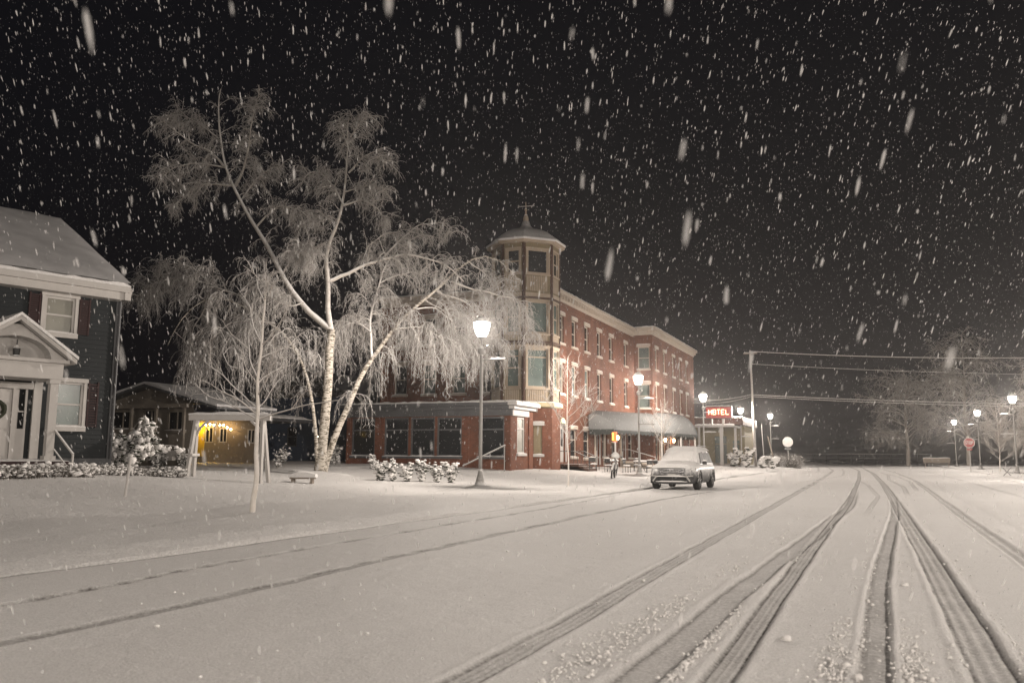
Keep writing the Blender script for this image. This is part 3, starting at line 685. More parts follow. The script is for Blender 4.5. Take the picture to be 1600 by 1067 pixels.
MB().box(-32.31, -32.3, 47.9, 54.6, 0, WH).build('wing_wall', M_BRICK, H0)

# ---- barrel awning along the street face
def awning():
    n = 26; K = 9; vs = []; fs = []
    for i in range(n + 1):
        s_ = i / n; y = 62.6 + 22.6 * s_
        xw = -20.35 if y < 76.7 else -18.65; xf = -18.3 + 1.9 * s_; zb = 3.35 + .15 * s_; zt = 4.85 + .75 * s_ 
        ends = min(1, s_ * 14, ) ; 
        for k in range(K):
            a = k / (K - 1) * math.pi / 2
            x = xf - (xf - xw) * (1 - math.cos(a)) ** .8; z = zb + (zt - zb) * math.sin(a) * (.75 + .25 * ends) + .015 * math.sin(i * 2.1 + k)
            vs.append((x, y, z))
    for i in range(n):
        for k in range(K - 1): fs.append((i * K + k, (i + 1) * K + k, (i + 1) * K + k + 1, i * K + k + 1))
    for i in (0, n):
        b = i * K; c = len(vs); vs.append((vs[b + K - 1][0], vs[b][1], vs[b][2])); fs.append(tuple(b + k for k in range(K)) + (c,))
    a = MB().add(vs, fs).build('awning', M_AWN, H0, True)
    m = MB()
    for i in range(n * 2):
        s0, s1 = i / (2 * n), (i + 1) / (2 * n); y0, y1 = 62.6 + 22.6 * s0, 62.6 + 22.6 * s1; x0, x1 = -18.29 + 1.9 * s0, -18.29 + 1.9 * s1; z0 = 3.35 + .15 * s0; dz = .24 if i % 2 else .34
        m.add([(x0, y0, z0), (x1, y1, z0), (x1, y1 - .02, z0 - dz), (x0, y0 + .02, z0 - dz), (x0 - .02, y0, z0), (x1 - .02, y1, z0), (x1 - .02, y1 - .02, z0 - dz), (x0 - .02, y0 + .02, z0 - dz)], [(0, 1, 2, 3), (7, 6, 5, 4), (0, 4, 5, 1), (3, 2, 6, 7)])
    for y, x in ((62.6, -18.35), (85.2, -16.45)): m.box(-20.3 if y < 70 else -18.6, x, y - .01, y + .01, 3.0, 3.4)
    m.build('valance', mat('awning_valance', (.02, .024, .022), .8, .2, 3.), a)
awning()
for y in (63.2, 68.6, 74.5, 80.2, 84.9):
    s_ = (y - 62.6) / 22.6; x = -18.5 + 1.9 * s_
    z0 = gz(x, y); MB().box(x - .07, x + .07, y - .07, y + .07, z0 - .1, 3.3).box(x - .12, x + .12, y - .12, y + .12, z0 - .1, z0 + .35).build('awning_post', M_WHITE, H0)
for (u0, u1, v0, v1, *_) in [g for g in ground1 if g[4] == 'door']:
    d = MB().fbox(Fs1, u0, u1, v0, v1, -.2, -.14).build('door', M_WHITE, H0); MB().fbox(Fs1, u0 + .2, u1 - .2, v0 + 1.1, v1 - .25, -.138, -.13).build('door_glass', M_GLASS, d)
    MB().fbox(Fs1, u0 - .14, u0 - .002, v0, v1 + .15, .0, .05).fbox(Fs1, u1 + .002, u1 + .14, v0, v1 + .15, .0, .05).fbox(Fs1, u0 - .002, u1 + .002, v1 + .002, v1 + .15, .0, .05).build('door_frame', M_WHITE, H0)
for y in (64.6, 67., 71.8, 79., 82.5, 87.):
    X0 = -20.5 if y < 76.8 else -18.8
    MB().box(X0 + .002, X0 + .09, y - .12, y + .12, .6, 4.4).build('wall_pilaster', M_TRIM, H0)
# two lit lanterns on the wall under the awning warm the brick by the entrance
for (x, y) in ((-20.28, 70.3), (-18.58, 80.6), (-18.58, 84.2)):
    l_ = MB().lathe([(.04, 0), (.10, .06), (.12, .24), (.05, .34)], (x, y, 2.75), 8).build('wall_lantern', emit('lantern_glow', (1.0, .55, .25), 55.), H0)
# entrance steps
for i in range(4):
    MB().box(-20.45, -18.5 + .35 * (3 - i), 71.5, 74.0, gz(-18, 72) - .1 + i * .17 * 0 + (i) * .17 - .05, gz(-18, 72) + .12 + i * .17).build('step', M_TRIM, H0)
hr = MB(); hr.tube([(-17.3, 71.3, .45), (-17.3, 71.3, 1.3), (-19.6, 71.3, 1.95), (-20.4, 71.3, 1.95)], .03, 5); hr.tube([(-18.6, 71.3, .6), (-18.6, 71.3, 1.65)], .025, 5); hr.build('handrail', M_WHITE, H0)
# side door and its stoop next to the tower
for i in range(3): MB().box(-20.45, -19.0 + .35 * (2 - i), 56.2, 58.2, gz(-19, 57) - .1, gz(-19, 57) + .13 + i * .15).build('step', M_BROWN, H0)
hr = MB()
for y in (56.1, 58.3): hr.tube([(-18.2, y, .4), (-18.2, y, 1.25), (-19.3, y, 1.7), (-20.4, y, 1.7)], .03, 5)
for i in range(7): hr.tube([(-18.4 - i * .28, 58.3, .5), (-18.4 - i * .28, 58.3, 1.3 + min(i, 3) * .11)], .015, 4)
hr.build('handrail', M_DARKM, H0)
# arched fan light over the side door
MB().prism([(2.0, 3.55)] + [(2.55 + .55 * math.cos(a), 3.55 + .5 * math.sin(a)) for a in np.linspace(math.pi, 0, 9)] + [(3.1, 3.55)], Fs1, .01, .05).build('fan_light', emit('fan_light_glow', (1.0, .72, .40), .12), H0)
# sloping rail at the corner of the wing, carrying snow
MB().tube([(-23.0, 46.4, .75), (-20.45, 46.9, 2.0)], .05, 6).tube([(-20.5, 46.9, .4), (-20.5, 46.9, 2.0)], .03, 5).build('ramp_rail', M_METAL, H0)

# ================================================================ LEFT HOUSE
HO = thing('blue_house', 'blue two storey house with white porch and maroon shutters, cut by the left edge', 'house', (-23.0, 20.6, 1.0))
uu = np.array([.323, .946]); uu = uu / np.linalg.norm(uu)
Fh = frame(-25.9, 12.09, 0, *uu)
hw_ = [(6.68, 7.58, 5.12, 6.26, 'blind'), (7.2, 8.02, 2.2, 3.6, 'g'), (3.4, 4.3, 5.12, 6.26, 'g'), (1.2, 2.1, 5.12, 6.26, 'g'), (1.0, 2.2, 2.2, 3.6, 'g'), (5.95, 6.5, 2.0, 3.55, 'side')]
wall(Fh, 9.0, 6.75, hw_[:5], .12).build('wall', M_BLUE, HO)
sd = MB()
for i in range(38):   # lap boards, seen as fine lines
    z = 1.25 + i * .145
    us = [0] + sorted([x for q in hw_[:5] if q[2] - .16 < z < q[3] + .02 for x in (q[0] - .09, q[1] + .09)]) + [8.9]
    for a, b in zip(us[::2], us[1::2]):
        if b > a: sd.add([Fh(a, z, .022), Fh(b, z, .022), Fh(b, z + .144, .003), Fh(a, z + .144, .003), Fh(b, z, .0), Fh(a, z, .0)], [(0, 1, 2, 3), (5, 4, 1, 0)])
tag(sd.build('lap_board', M_BLUE, HO), kind='stuff')
for q in hw_[:5]:
    window(Fh, q, HO, M_WHITE, M_BLIND if q[4] == 'blind' else M_CURTAIN if q[0] > 7 else M_GLASS, .05, .07, (.5,), sill=.10)
    MB().fbox(Fh, q[0] - .10, q[0] - .002, q[2] - .1, q[3] + .004, .0, .05).fbox(Fh, q[1] + .002, q[1] + .10, q[2] - .1, q[3] + .004, .0, .05).fbox(Fh, q[0] - .12, q[1] + .12, q[3] + .003, q[3] + .13, .0, .07).build('window_trim', M_WHITE, HO)
    for s_ in (0, 1):
        if q[1] - q[0] > 1.1: continue
        u0 = q[0] - .47 if s_ == 0 else q[1] + .12; u1 = u0 + .34
        if u0 < 6.8 and q[2] < 3: continue
        m = MB().fbox(Fh, u0, u0 + .05, q[2], q[3] + .05, .025, .065).fbox(Fh, u1 - .05, u1, q[2], q[3] + .05, .025, .065)
        for i in range(17): z = q[2] + .02 + i * (q[3] - q[2]) / 17; m.fbox(Fh, u0 + .05, u1 - .05, z, z + .05, .025, .055)
        m.build('shutter', M_SHUT, HO)
Fg = frame(*[float(x) for x in Fh(9.0, 0, 0)[:2]], 0, *(-np.array([uu[1], -uu[0]])))   # gable end, going back
MB().fbox(Fg, 0, 12, .4, 6.75, -.01, .0).prism([(0, 6.76), (12, 6.76), (6, 10.0)], Fg, -.01, .0).build('gable_wall', M_BLUE, HO)
MB().fbox(Fh, 8.86, 9.03, 1.0, 6.6, .024, .05).build('corner_board', M_GREY, HO)
MB().fbox(Fh, 0, 9.0, .5, 1.22, -.05, .045).build('foundation', M_GREY, HO)
# roof slope: eave overhang .5, ridge 6 m back, 10.1 high
def hp(u, d, z): return Fh(u, z, d)
rf = MB()
for (d0, z0, d1, z1) in ((.55, 6.72, -6.0, 10.15), (-12.5, 6.72, -6.0, 10.15)):
    a = [hp(-.2, d0, z0), hp(9.02, d0, z0), hp(9.02, d1, z1), hp(-.2, d1, z1)]
    b = [(x, y, z + .16) for x, y, z in a]; rf.add(a + b, [(0, 3, 2, 1), (4, 5, 6, 7), (0, 1, 5, 4), (1, 2, 6, 5), (2, 3, 7, 6), (3, 0, 4, 7)])
rf.build('roof', M_SHINGLE, HO)
# snow sheet on the front slope, a little uneven
n = 24; vs = []; fs = []
for i in range(n + 1):
    for j in range(13):
        u = -.2 + 9.25 * i / n; s_ = j / 12; e = min(1, min(i, n - i, j, 12 - j) / 1.0)
        z = 6.72 + (10.15 - 6.72) * s_ + .17 + (.10 + .03 * math.sin(i * 1.3 + j)) * (.35 + .65 * e); vs.append(hp(u, .60 - 6.58 * s_, z))
for i in range(n):
    for j in range(12): fs.append((i * 13 + j, (i + 1) * 13 + j, (i + 1) * 13 + j + 1, i * 13 + j + 1))
M_THIN = mat('thin_snow_on_shingles', (.56, .55, .55), .85, .22, 1.3, .3)
MB().add(vs, fs).build('roof_snow', M_THIN, HO, True)
# soffit, fascia and gutter
MB().fbox(Fh, -.2, 9.02, 6.36, 6.70, .02, .50).build('soffit', M_WHITE, HO)
g = MB().fbox(Fh, -.2, 9.04, 6.60, 6.78, .502, .64); g.build('gutter', M_WHITE, HO)
MB().add(*snowpad(Fh, -.2, 9.04, 6.78, .45, .66, .14)).build('gutter_snow', M_SNOW, HO)
MB().fbox(Fg, -.55, .0, 6.36, 6.70, -.10, .10).build('eave_return', M_WHITE, HO)
fr = MB()
for (u0, z0, u1, z1) in ((-.55, 6.62, 6.0, 10.02), (12.5, 6.62, 6.0, 10.02)): fr.beam(Fg(u0, z0, .10), Fg(u1, z1, .10), .05, .22)
fr.build('rake_board', M_WHITE, HO)
MB().tube([Fh(8.97, 6.4, .09), Fh(8.97, 1.2, .09)], .04, 6).build('downspout', M_GREY, HO)
# porch
PC = 5.5  # centre of the porch along the wall
PW, PD = 1.32, 1.45
MB().fbox(Fh, PC - PW - .25, PC + PW + .30, .6, 1.14, .05, PD + .2).build('porch_floor', M_SHUT, HO)
MB().add(*snowpad(Fh, PC - PW - .25, PC + PW + .30, 1.14, .06, PD + .24, .07)).build('porch_snow', M_SNOW, HO)
for i in range(3):
    MB().fbox(Fh, PC - PW - .2 + 0 * i, PC + PW + .2, .5, .98 - i * .16, PD + .2 + i * .3, PD + .498 + i * .3).build('step', M_SHUT, HO)
    MB().add(*snowpad(Fh, PC - PW - .2, PC + PW + .2, .98 - i * .16, PD + .2 + i * .3, PD + .5 + i * .3, .08)).build('step_snow', M_SNOW, HO)
for sgn in (-1, 1):
    u = PC + sgn * (PW - .17)
    m = MB().fbox(Fh, u - .11, u + .11, 1.2, 3.52, PD - .28, PD - .06).fbox(Fh, u - .16, u + .16, 1.15, 1.3, PD - .33, PD - .01).fbox(Fh, u - .15, u + .15, 3.42, 3.55, PD - .32, PD - .02)
    m.build('porch_column', M_WHITE, HO)
    MB().fbox(Fh, u - .12, u + .12, 1.2, 3.55, .03, .12).build('wall_pilaster', M_WHITE, HO)
MB().fbox(Fh, PC - PW - .02, PC + PW + .02, 3.552, 4.02, .03, PD).build('entablature', M_WHITE, HO)
MB().fbox(Fh, PC - PW - .14, PC + PW + .14, 4.022, 4.12, .0, PD + .12).build('entablature_moulding', M_WHITE, HO)
# pediment with an arched recess
ap = 5.18; n = 14; pts = []
arc = [(PC + .98 * math.cos(a), 4.125 + .62 * math.sin(a)) for a in np.linspace(0, math.pi, n)]
mb = MB()
outer = [(PC + PW + .1, 4.125), (PC, ap - .02), (PC - PW - .1, 4.125)]
for i in range(n - 1):
    def on(q): 
        t_ = abs(q[0] - PC) / (PW + .1); return (q[0], 4.125 + (ap - .02 - 4.125) * (1 - t_))
    a, b = arc[i], arc[i + 1]; oa, ob = on(a), on(b)
    mb.add([Fh(*a, PD), Fh(*oa, PD), Fh(*ob, PD), Fh(*b, PD), Fh(*a, PD - .5), Fh(*b, PD - .5)], [(0, 1, 2, 3), (0, 3, 5, 4)])
mb.add([Fh(PC + .98, 4.125, PD), Fh(PC + PW + .1, 4.125, PD), Fh(*on(arc[0]), PD)], [(0, 1, 2)]); mb.add([Fh(PC - .98, 4.125, PD), Fh(PC - PW - .1, 4.125, PD), Fh(*on(arc[-1]), PD)], [(0, 2, 1)])
mb.fbox(Fh, PC - 1., PC + 1., 4.125, 4.8, PD - .55, PD - .5)
mb.build('pediment', M_WHITE, HO)
pr = MB()
for sgn in (-1, 1):
    a = [Fh(PC, ap, -.0), Fh(PC + sgn * (PW + .30), 4.02, -.0), Fh(PC + sgn * (PW + .30), 4.02, PD + .25), Fh(PC, ap, PD + .25)]
    b = [(x, y, z + .13) for x, y, z in a]; pr.add(a + b, [(0, 1, 2, 3), (7, 6, 5, 4), (0, 4, 5, 1), (1, 5, 6, 2), (2, 6, 7, 3), (3, 7, 4, 0)])
pr.build('porch_roof', M_WHITE, HO)
ps = MB()
for sgn in (-1, 1):
    a = [Fh(PC, ap + .132, .0), Fh(PC + sgn * (PW + .33), 4.152, .0), Fh(PC + sgn * (PW + .33), 4.152, PD + .29), Fh(PC, ap + .132, PD + .29)]
    b = [(x, y, z + .09) for x, y, z in a]; ps.add(a + b, [(0, 1, 2, 3), (7, 6, 5, 4), (0, 4, 5, 1), (1, 5, 6, 2), (2, 6, 7, 3), (3, 7, 4, 0)])
ps.build('porch_roof_snow', M_SNOW, HO)
# hanging porch lantern, door, sidelights, wreath, railing
q = Fh(PC + .12, 0, PD - .30)
MB().lathe([(.015, 4.66), (.015, 4.50), (.06, 4.46), (.10, 4.40), (.085, 4.2), (.11, 4.17)], (q[0], q[1], 0), 6).build('porch_lantern', M_DARKM, HO)
d = MB().fbox(Fh, PC - .45, PC + .45, 1.2, 3.28, .04, .09).build('door', M_WHITE, HO)
for (a, b) in ((PC - .38, PC - .04), (PC + .04, PC + .38)):
    for (z0, z1) in ((1.3, 2.0), (2.1, 2.8), (2.88, 3.2)): MB().fbox(Fh, a, b, z0, z1, .091, .11).build('door_panel', M_WHITE, d)
MB().fbox(Fh, PC - .56, PC - .452, 1.2, 3.42, .03, .14).fbox(Fh, PC + .452, PC + .56, 1.2, 3.42, .03, .14).fbox(Fh, PC - 1.0, PC + 1.0, 3.30, 3.5, .03, .15).build('door_frame', M_WHITE, HO)
for sgn in (-1, 1):
    u = PC + sgn * .72
    s_ = MB().fbox(Fh, u - .15, u + .15, 1.2, 2.1, .03, .10).fbox(Fh, u - .15, u - .09, 2.1, 3.3, .03, .10).fbox(Fh, u + .09, u + .15, 2.1, 3.3, .03, .10).fbox(Fh, u - .09, u + .09, 2.6, 2.64, .03, .09).build('sidelight', M_WHITE, HO)
    MB().fbox(Fh, u - .09, u + .09, 2.1, 3.3, .035, .05).build('pane', M_GLASS, s_)
wr = MB(); c = Fh(PC, 2.66, .15); ax = Vector((uu[0], uu[1], 0))
wr.tube([Vector(c) + ax * .24 * math.cos(a) + Vector((0, 0, .24 * math.sin(a))) for a in np.linspace(0, 2 * math.pi, 17)[:-1]], [.075 + .015 * (i % 2) for i in range(16)], 6, True)
wr_o = wr.build('wreath', M_GREEN, None, off=tuple(float(x) for x in c)); tag(wr_o, 'round evergreen wreath hanging on the white front door of the blue house', 'wreath')
for sgn in (-1, 1):
    u = PC + sgn * (PW - .05); rl = MB(); rl.beam(Fh(u, 2.05, PD - .1), Fh(u + .06, 1.35, PD + 1.2), .05).beam(Fh(u + .06, 1.38, PD + 1.18), Fh(u + .06, .7, PD + 1.18), .045).beam(Fh(u, 1.5, PD - .1), Fh(u + .06, .85, PD + 1.15), .03)
    rl.build('porch_rail', M_WHITE, HO)

# ================================================================ HOUSES BEHIND THE YARD
B = thing('bungalow', 'small beige bungalow with low snowed gable standing behind the yard', 'house', (-39., 38., 1.2))
Fb = frame(-43.4, 38, 0, 1, 0)
bw = [(.9, 2.7, 2.8, 3.9), (3.45, 4.65, 1.75, 3.95), (5.35, 6.75, 2.7, 3.85)]
wall(Fb, 7.3, 4.2, bw, .12).build('wall', M_BEIGE, B)
for q in bw: window(Fb, q, B, M_BEIGE, M_GLASS, .08, .09, (), (.5,), sill=.08)
MB().prism([(-.1, 4.21), (9.0, 4.21), (4.1, 5.25)], Fb, -.2, .02).build('gable', M_BEIGE, B)
r_ = MB(); rs = MB()
for (u0, u1, z1) in ((4.1, -.7, 4.1), (4.1, 9.6, 3.86)):
    a = [Fb(u0, 5.27, .7), Fb(u1, z1, .7), Fb(u1, z1, -4.5), Fb(u0, 5.27, -4.5)]; b = [(x, y, z + .14) for x, y, z in a]; c_ = [(x, y, z + .142) for x, y, z in a]; e_ = [(x, y, z + .27) for x, y, z in a]
    K_ = [(0, 1, 2, 3), (7, 6, 5, 4), (0, 4, 5, 1), (1, 5, 6, 2), (2, 6, 7, 3), (3, 7, 4, 0)]
    r_.add(a + b, K_); rs.add(c_ + e_, K_)
r_.build('roof', M_GREY, B); rs.build('roof_snow', M_THIN, B)
for u in (.1, 3.1, 5.0, 7.1): MB().fbox(Fb, u, u + .16, 1.0, 4.1, .55, .69).build('porch_post', M_BEIGE, B)
MB().fbox(Fb, -.2, 7.4, 3.98, 4.2, .5, .72).build('porch_beam', M_BEIGE, B)
for i in range(3): MB().fbox(Fb, 5.6, 7.4, 1.0, 1.55 - i * .16, .6 + i * .32, .92 + i * .32).build('step', M_WHITE, B)
G = thing('lit_outbuilding', 'low beige outbuilding with yellow lit end wall and string lights under its eave', 'shed', (-39., 44., 1.3))
M_YEL = mat('yellow_lit_paint', (.62, .42, .04), .6, .1, 2.)  # yellow light falling on this wall section is put into its colour
Fo = frame(-41.6, 44, 0, 1, 0)
ow = [(2.05, 2.7, 2.1, 3.05), (4.35, 4.95, 2.05, 2.95), (1.15 - .28, 1.55, 2.1, 3.15)]
wall(Fo, 5.3, 3.55, ow, .08).build('wall', M_BEIGE, G)
for q in ow: window(Fo, q, G, M_WHITE, M_GLASS, .04, .07, (), (.5,))
MB().fbox(Fo, -.1, .84, 1.2, 3.4, .002, .05).build('yellow_lit_wall', M_YEL, G)
MB().fbox(Fo, -.4, 5.8, 3.5, 3.7, -5, .5).build('roof', M_GREY, G)
MB().add(*snowpad(Fo, -.4, 5.8, 3.7, -5, .5, .2)).build('roof_snow', M_SNOW, G)
L = thing('string_lights', 'string of warm bulbs hanging under the eave of the lit outbuilding', 'string lights', (-41.4, 44.3, 3.3))
bx = [(-.05, 3.32), (1.25, 3.24), (1.62, 3.26), (1.95, 3.22), (2.45, 3.2), (2.75, 3.2), (3.05, 3.05), (3.35, 2.93), (.55, 3.28)]
MB().tube([Fo(-.3, 3.38, .42)] + [Fo(u, z + .07, .42) for u, z in sorted(bx)] + [Fo(4.2, 2.8, .42)], .012, 4).build('cord', M_DARKM, L)
for u, z in bx: 
    p_ = Fo(u, z, .42); MB().lathe([(.02, -.05), (.05, -.02), (.055, .02), (.02, .06)], p_, 6).build('bulb', M_WARM, L)
yl = thing('wall_lamp', 'small yellow glowing lamp on the yellow wall of the outbuilding', 'lamp', (-41.0, 43.45, 3.05))
MB().lathe([(.03, -.1), (.08, -.04), (.08, .06), (.03, .1)], (-41.0, 43.45, 3.05), 6).build('glowing_glass', emit('yellow_glow', (1., .62, .05), 150.), yl)
DH = thing('dark_house', 'dark blue grey house behind the birch trunks, barely lit', 'house', (-42, 58, 1.))
Fd = frame(-48, 58, 0, 1, 0)
M_NAVY = mat('navy_siding', (.06, .085, .13), .7, .15, 1.5)
dw = [(3.0, 4.0, 2.0, 3.6), (6.2, 7.2, 2.0, 3.6), (4.6, 5.5, 4.8, 6.0)]
wall(Fd, 9.3, 6.0, dw[:2], .1).build('wall', M_NAVY, DH)
for q in dw[:2]: window(Fd, q, DH, M_GREY, M_GLASS, .06, .08)
MB().prism([(-.3, 6.0), (9.6, 6.0), (4.6, 8.4)], Fd, -8, .3).build('roof', M_ROOF, DH)
sl = MB().lathe([(.03, -.1), (.09, 0), (.03, .1)], (-37.6, 52.0, 2.6), 6).build('glass', emit('distant_bulb', (1., .62, .35), 40.), None, off=(-37.6, 52., 2.6)); sl.name = 'porch_light'; tag(sl, 'tiny distant light between the right birch stem and the hotel wing', 'lamp')
MB_p = MB().tube([(-37.6, 52.1, .8), (-37.6, 52.1, 2.7)], .04, 5).build('light_post', M_DARKM, sl); 

# ================================================================ HOTEL ANNEX, MOTEL STYLE SIGN, CANOPY
A = thing('annex', 'low flat roofed building past the hotel with greenish door and white posts', 'building', (-18, 104, .4))
M_OCH = mat('ochre_wall', (.20, .17, .10), .7, .2, .8)
Fa = frame(-24, 104.5, 0, 1, 0)
aw = [(5.8, 7.4, .5, 3.9), (7.9, 8.9, 1.6, 3.4)]
wall(Fa, 9.4, 5.4, aw, .1).build('wall', M_OCH, A)
for q in aw: window(Fa, q, A, M_OCH, M_CURTAIN, .06, .1, (.7,))
MB().box(-24, -14.6, 104.6, 112, .2, 5.4).build('wall', M_OCH, A)
MB().box(-24.2, -14.1, 99.8, 112.2, 5.0, 5.85).build('roof', M_BROWN, A)
MB().add(*snowpad(lambda u, v, d: (u, d, v), -24.2, -14.1, 5.85, 99.7, 112.2, .18)).build('roof_snow', M_SNOW, A)
MB().box(-19.4, -14.9, 98.8, 99.1, 4.72, 4.95).box(-15.2, -14.95, 99.1, 104, 4.72, 4.93).build('canopy_beam', M_WHITE, A)
MB().add(*snowpad(lambda u, v, d: (u, d, v), -19.4, -14.9, 4.95, 98.75, 99.15, .12)).build('beam_snow', M_SNOW, A)
for (x, y, w) in ((-16.37, 98.95, .36), (-15.2, 101.5, .24), (-18.9, 98.95, .2)): MB().box(x - w / 2, x + w / 2, y - .13, y + .13, gz(x, y) - .1, 4.718).build('canopy_post', M_WHITE, A)
SG = thing('neon_sign', 'red box sign with glowing letters HOTEL on posts above the annex roof', 'sign', (-16.5, 98.6, 5.0))
SX0, SX1, SZ0, SZ1 = -17.95, -15.15, 5.72, 6.95
MB().box(SX0, SX1, 98.3, 98.75, SZ0, SZ1).build('sign_face', M_NEONR, SG)
MB().box(SX0 - .08, SX1 + .08, 98.34, 98.7, SZ1 + .002, SZ1 + .1).box(SX0 - .08, SX1 + .08, 98.34, 98.7, SZ0 - .1, SZ0 - .002).box(SX1 + .002, SX1 + .1, 98.34, 98.7, SZ0, SZ1).build('sign_frame', M_DARKM, SG)
MB().box(-16.2, -15.95, 98.4, 98.6, 4.96, SZ0 - .1).build('sign_post', M_WHITE, SG); MB().box(-17.4, -17.25, 98.4, 98.6, 4.96, SZ0 - .1).build('sign_post', M_WHITE, SG)
SEG = {'H': [((0, 0), (0, 1)), ((1, 0), (1, 1)), ((0, .5), (1, .5))], 'O': [((0, 0), (0, 1)), ((0, 1), (1, 1)), ((1, 1), (1, 0)), ((1, 0), (0, 0))], 'T': [((.5, 0), (.5, 1)), ((0, 1), (1, 1))],
       'E': [((0, 0), (0, 1)), ((0, 1), (1, 1)), ((0, .5), (.8, .5)), ((0, 0), (1, 0))], 'L': [((0, 0), (0, 1)), ((0, 0), (1, 0))],
       'S': [((0, 0), (1, 0)), ((1, 0), (1, .5)), ((1, .5), (0, .5)), ((0, .5), (0, 1)), ((0, 1), (1, 1))], 'P': [((0, 0), (0, 1)), ((0, 1), (1, 1)), ((1, 1), (1, .5)), ((1, .5), (0, .5))]}
for i, ch_ in enumerate('HOTEL'):
    m = MB(); x = -17.62 + i * .475
    for (a, b) in SEG[ch_]: m.tube([(x + a[0] * .31, 98.25, 6.12 + a[1] * .52), (x + b[0] * .31, 98.25, 6.12 + b[1] * .52)], .05, 6)
    m.build('letter', M_NEON, SG)
MB().add(*snowpad(lambda u, v, d: (u, d, v), SX0, SX1, SZ1 + .1, 98.3, 98.75, .12)).build('sign_snow', M_SNOW, SG)

# lit red panel on a stand below the awning
rp = thing('lit_panel_sign', 'small orange red glowing panel on a thin stand under the hotel awning', 'sign', (-17.6, 60.2, gz(-17.6, 60.2)))
z0 = gz(-17.6, 60.2)
MB().box(-17.76, -17.63, 60.08, 60.24, 2.50, 3.08).build('yellow_panel', emit('yellow_lit_panel', (1.0, .42, .08), 1.3), rp)
MB().box(-17.63, -17.44, 60.1, 60.26, 2.42, 3.12).build('glowing_panel', M_REDBOX, rp)
MB().tube([(-17.63, 60.18, z0 - .05), (-17.63, 60.18, 2.34)], .03, 5).lathe([(.22, 0), (.2, .05), (.03, .08)], (-17.63, 60.18, z0), 8).build('stand', M_DARKM, rp)

# ================================================================ UTILITY POLE AND WIRES
UP = thing('utility_pole', 'tall leaning wooden utility pole with snow plastered down one side', 'utility pole', (-12.95, 101, gz(-12.95, 101)))
MB().tube([(-12.95, 101, .2), (-13.05, 101, 6), (-13.2, 101, 13.6)], [.17, .14, .10], 10).build('pole', mat('snow_plastered_wood', (.27, .24, .21), .8, .25, 2., .4, dust=.9, dust_edge=(.1, .6), stretch=(3, 3, .4)), UP)
MB().box(-13.95, -12.4, 100.93, 101.07, 13.15, 13.3).build('crossarm', M_WOOD, UP)
MB().add(*snowpad(lambda u, v, d: (u, d, v), -13.95, -12.4, 13.3, 100.92, 101.08, .09)).build('arm_snow', M_SNOW, UP)
for x in (-13.8, -13.2, -12.55): MB().lathe([(.03, 0), (.05, .05), (.05, .12), (.02, .16)], (x, 101, 13.3), 6).build('insulator', M_METAL, UP)
def wire(a, b, sag, r, label):
    pts = [(a[0] + (b[0] - a[0]) * t, a[1] + (b[1] - a[1]) * t, a[2] + (b[2] - a[2]) * t - sag * 4 * t * (1 - t)) for t in np.linspace(0, 1, 25)]
    o = MB().tube(pts, r, 5).build('power_line', mat('snowed_cable', (.19, .17, .15), .8, .25, .9, 0., dust=.9, dust_edge=(.1, .7)), None, off=tuple(a)); tag(o, label, 'power line', 'power lines crossing the street')
wire((-13.1, 101, 13.45), (34, 101, 11.6), .75, .045, 'thick snow-coated power line, topmost of those crossing the street')
wire((-13.1, 101, 12.0), (34, 101, 9.2), .45, .025, 'thin faint power line, second from the top across the street')
wire((-13.1, 101, 8.45), (34, 101.2, 6.6), .45, .038, 'upper of the two close low power lines crossing the street')
wire((-13.1, 101, 8.25), (34, 100.8, 6.1), .40, .03, 'lower of the two close low power lines crossing the street')
wire((-13.1, 101, 8.5), (-18.75, 95.5, 7.7), .30, .04, 'upper power line running left from the utility pole to the hotel')
wire((-13.1, 101, 8.3), (-18.75, 95.3, 7.3), .35, .03, 'lower power line running left from the utility pole to the hotel')
MB_l = 0
lp = thing('leaning_pole', 'bare leaning pole right of the utility pole, ending beside the street lamp', 'pole', (-11.9, 108, gz(-11.9, 108)))
MB().tube([(-11.5, 108, gz(-11.5, 108) - .1), (-12.35, 108, 3.9)], [.12, .07], 6).build('pole', M_WOOD, lp)
lp = thing('thin_pole', 'thin upright pole just right of the tall utility pole', 'pole', (-12.4, 104, gz(-12.4, 104)))
MB().tube([(-12.35, 104, .3), (-12.55, 104, 5.2)], [.05, .04], 5).build('pole', M_METAL, lp)

# ================================================================ STOP SIGNS
def octagon(r): return [(r * math.cos(R(22.5 + 45 * k)), r * math.sin(R(22.5 + 45 * k))) for k in range(8)]
M_RED = mat('stop_sign_red', (.22, .030, .028), .5, .12, 4.)
st = thing('stop_sign', 'red octagonal STOP sign facing the camera between two street lamps', 'stop sign', (8.35, 98, gz(8.7, 98)))
Fk = lambda u, v, d: (8.42 + u, 98 - d, 2.92 + v)
MB().tube([(8.42, 98, 0), (8.42, 98, 3.3)], .045, 6).build('post', M_METAL, st)
pl = MB().prism(octagon(.54), Fk, .05, .07).build('plate', M_WHITE, st); MB().prism(octagon(.48), Fk, .071, .078).build('red_face', M_RED, pl)
for i, ch_ in enumerate('STOP'):
    m = MB(); x0 = -.36 + i * .19
    for (a, b) in SEG[ch_]:
        p0 = (x0 + a[0] * .12, -.13 + a[1] * .27); p1 = (x0 + b[0] * .12, -.13 + b[1] * .27)
        m.fbox(Fk, min(p0[0], p1[0]) - .025, max(p0[0], p1[0]) + .025, min(p0[1], p1[1]) - .025, max(p0[1], p1[1]) + .025, .079, .083 + .001 * len(m.v) / 8)
    m.build('letter', M_WHITE, pl)
MB().fbox(Fk, -.24, .24, -.74, -.57, .05, .07).build('lower_plate', M_RED, st)
MB().add(*snowpad(Fk, -.26, .26, .58, .0, .10, .06)).build('sign_snow', M_SNOW, st)
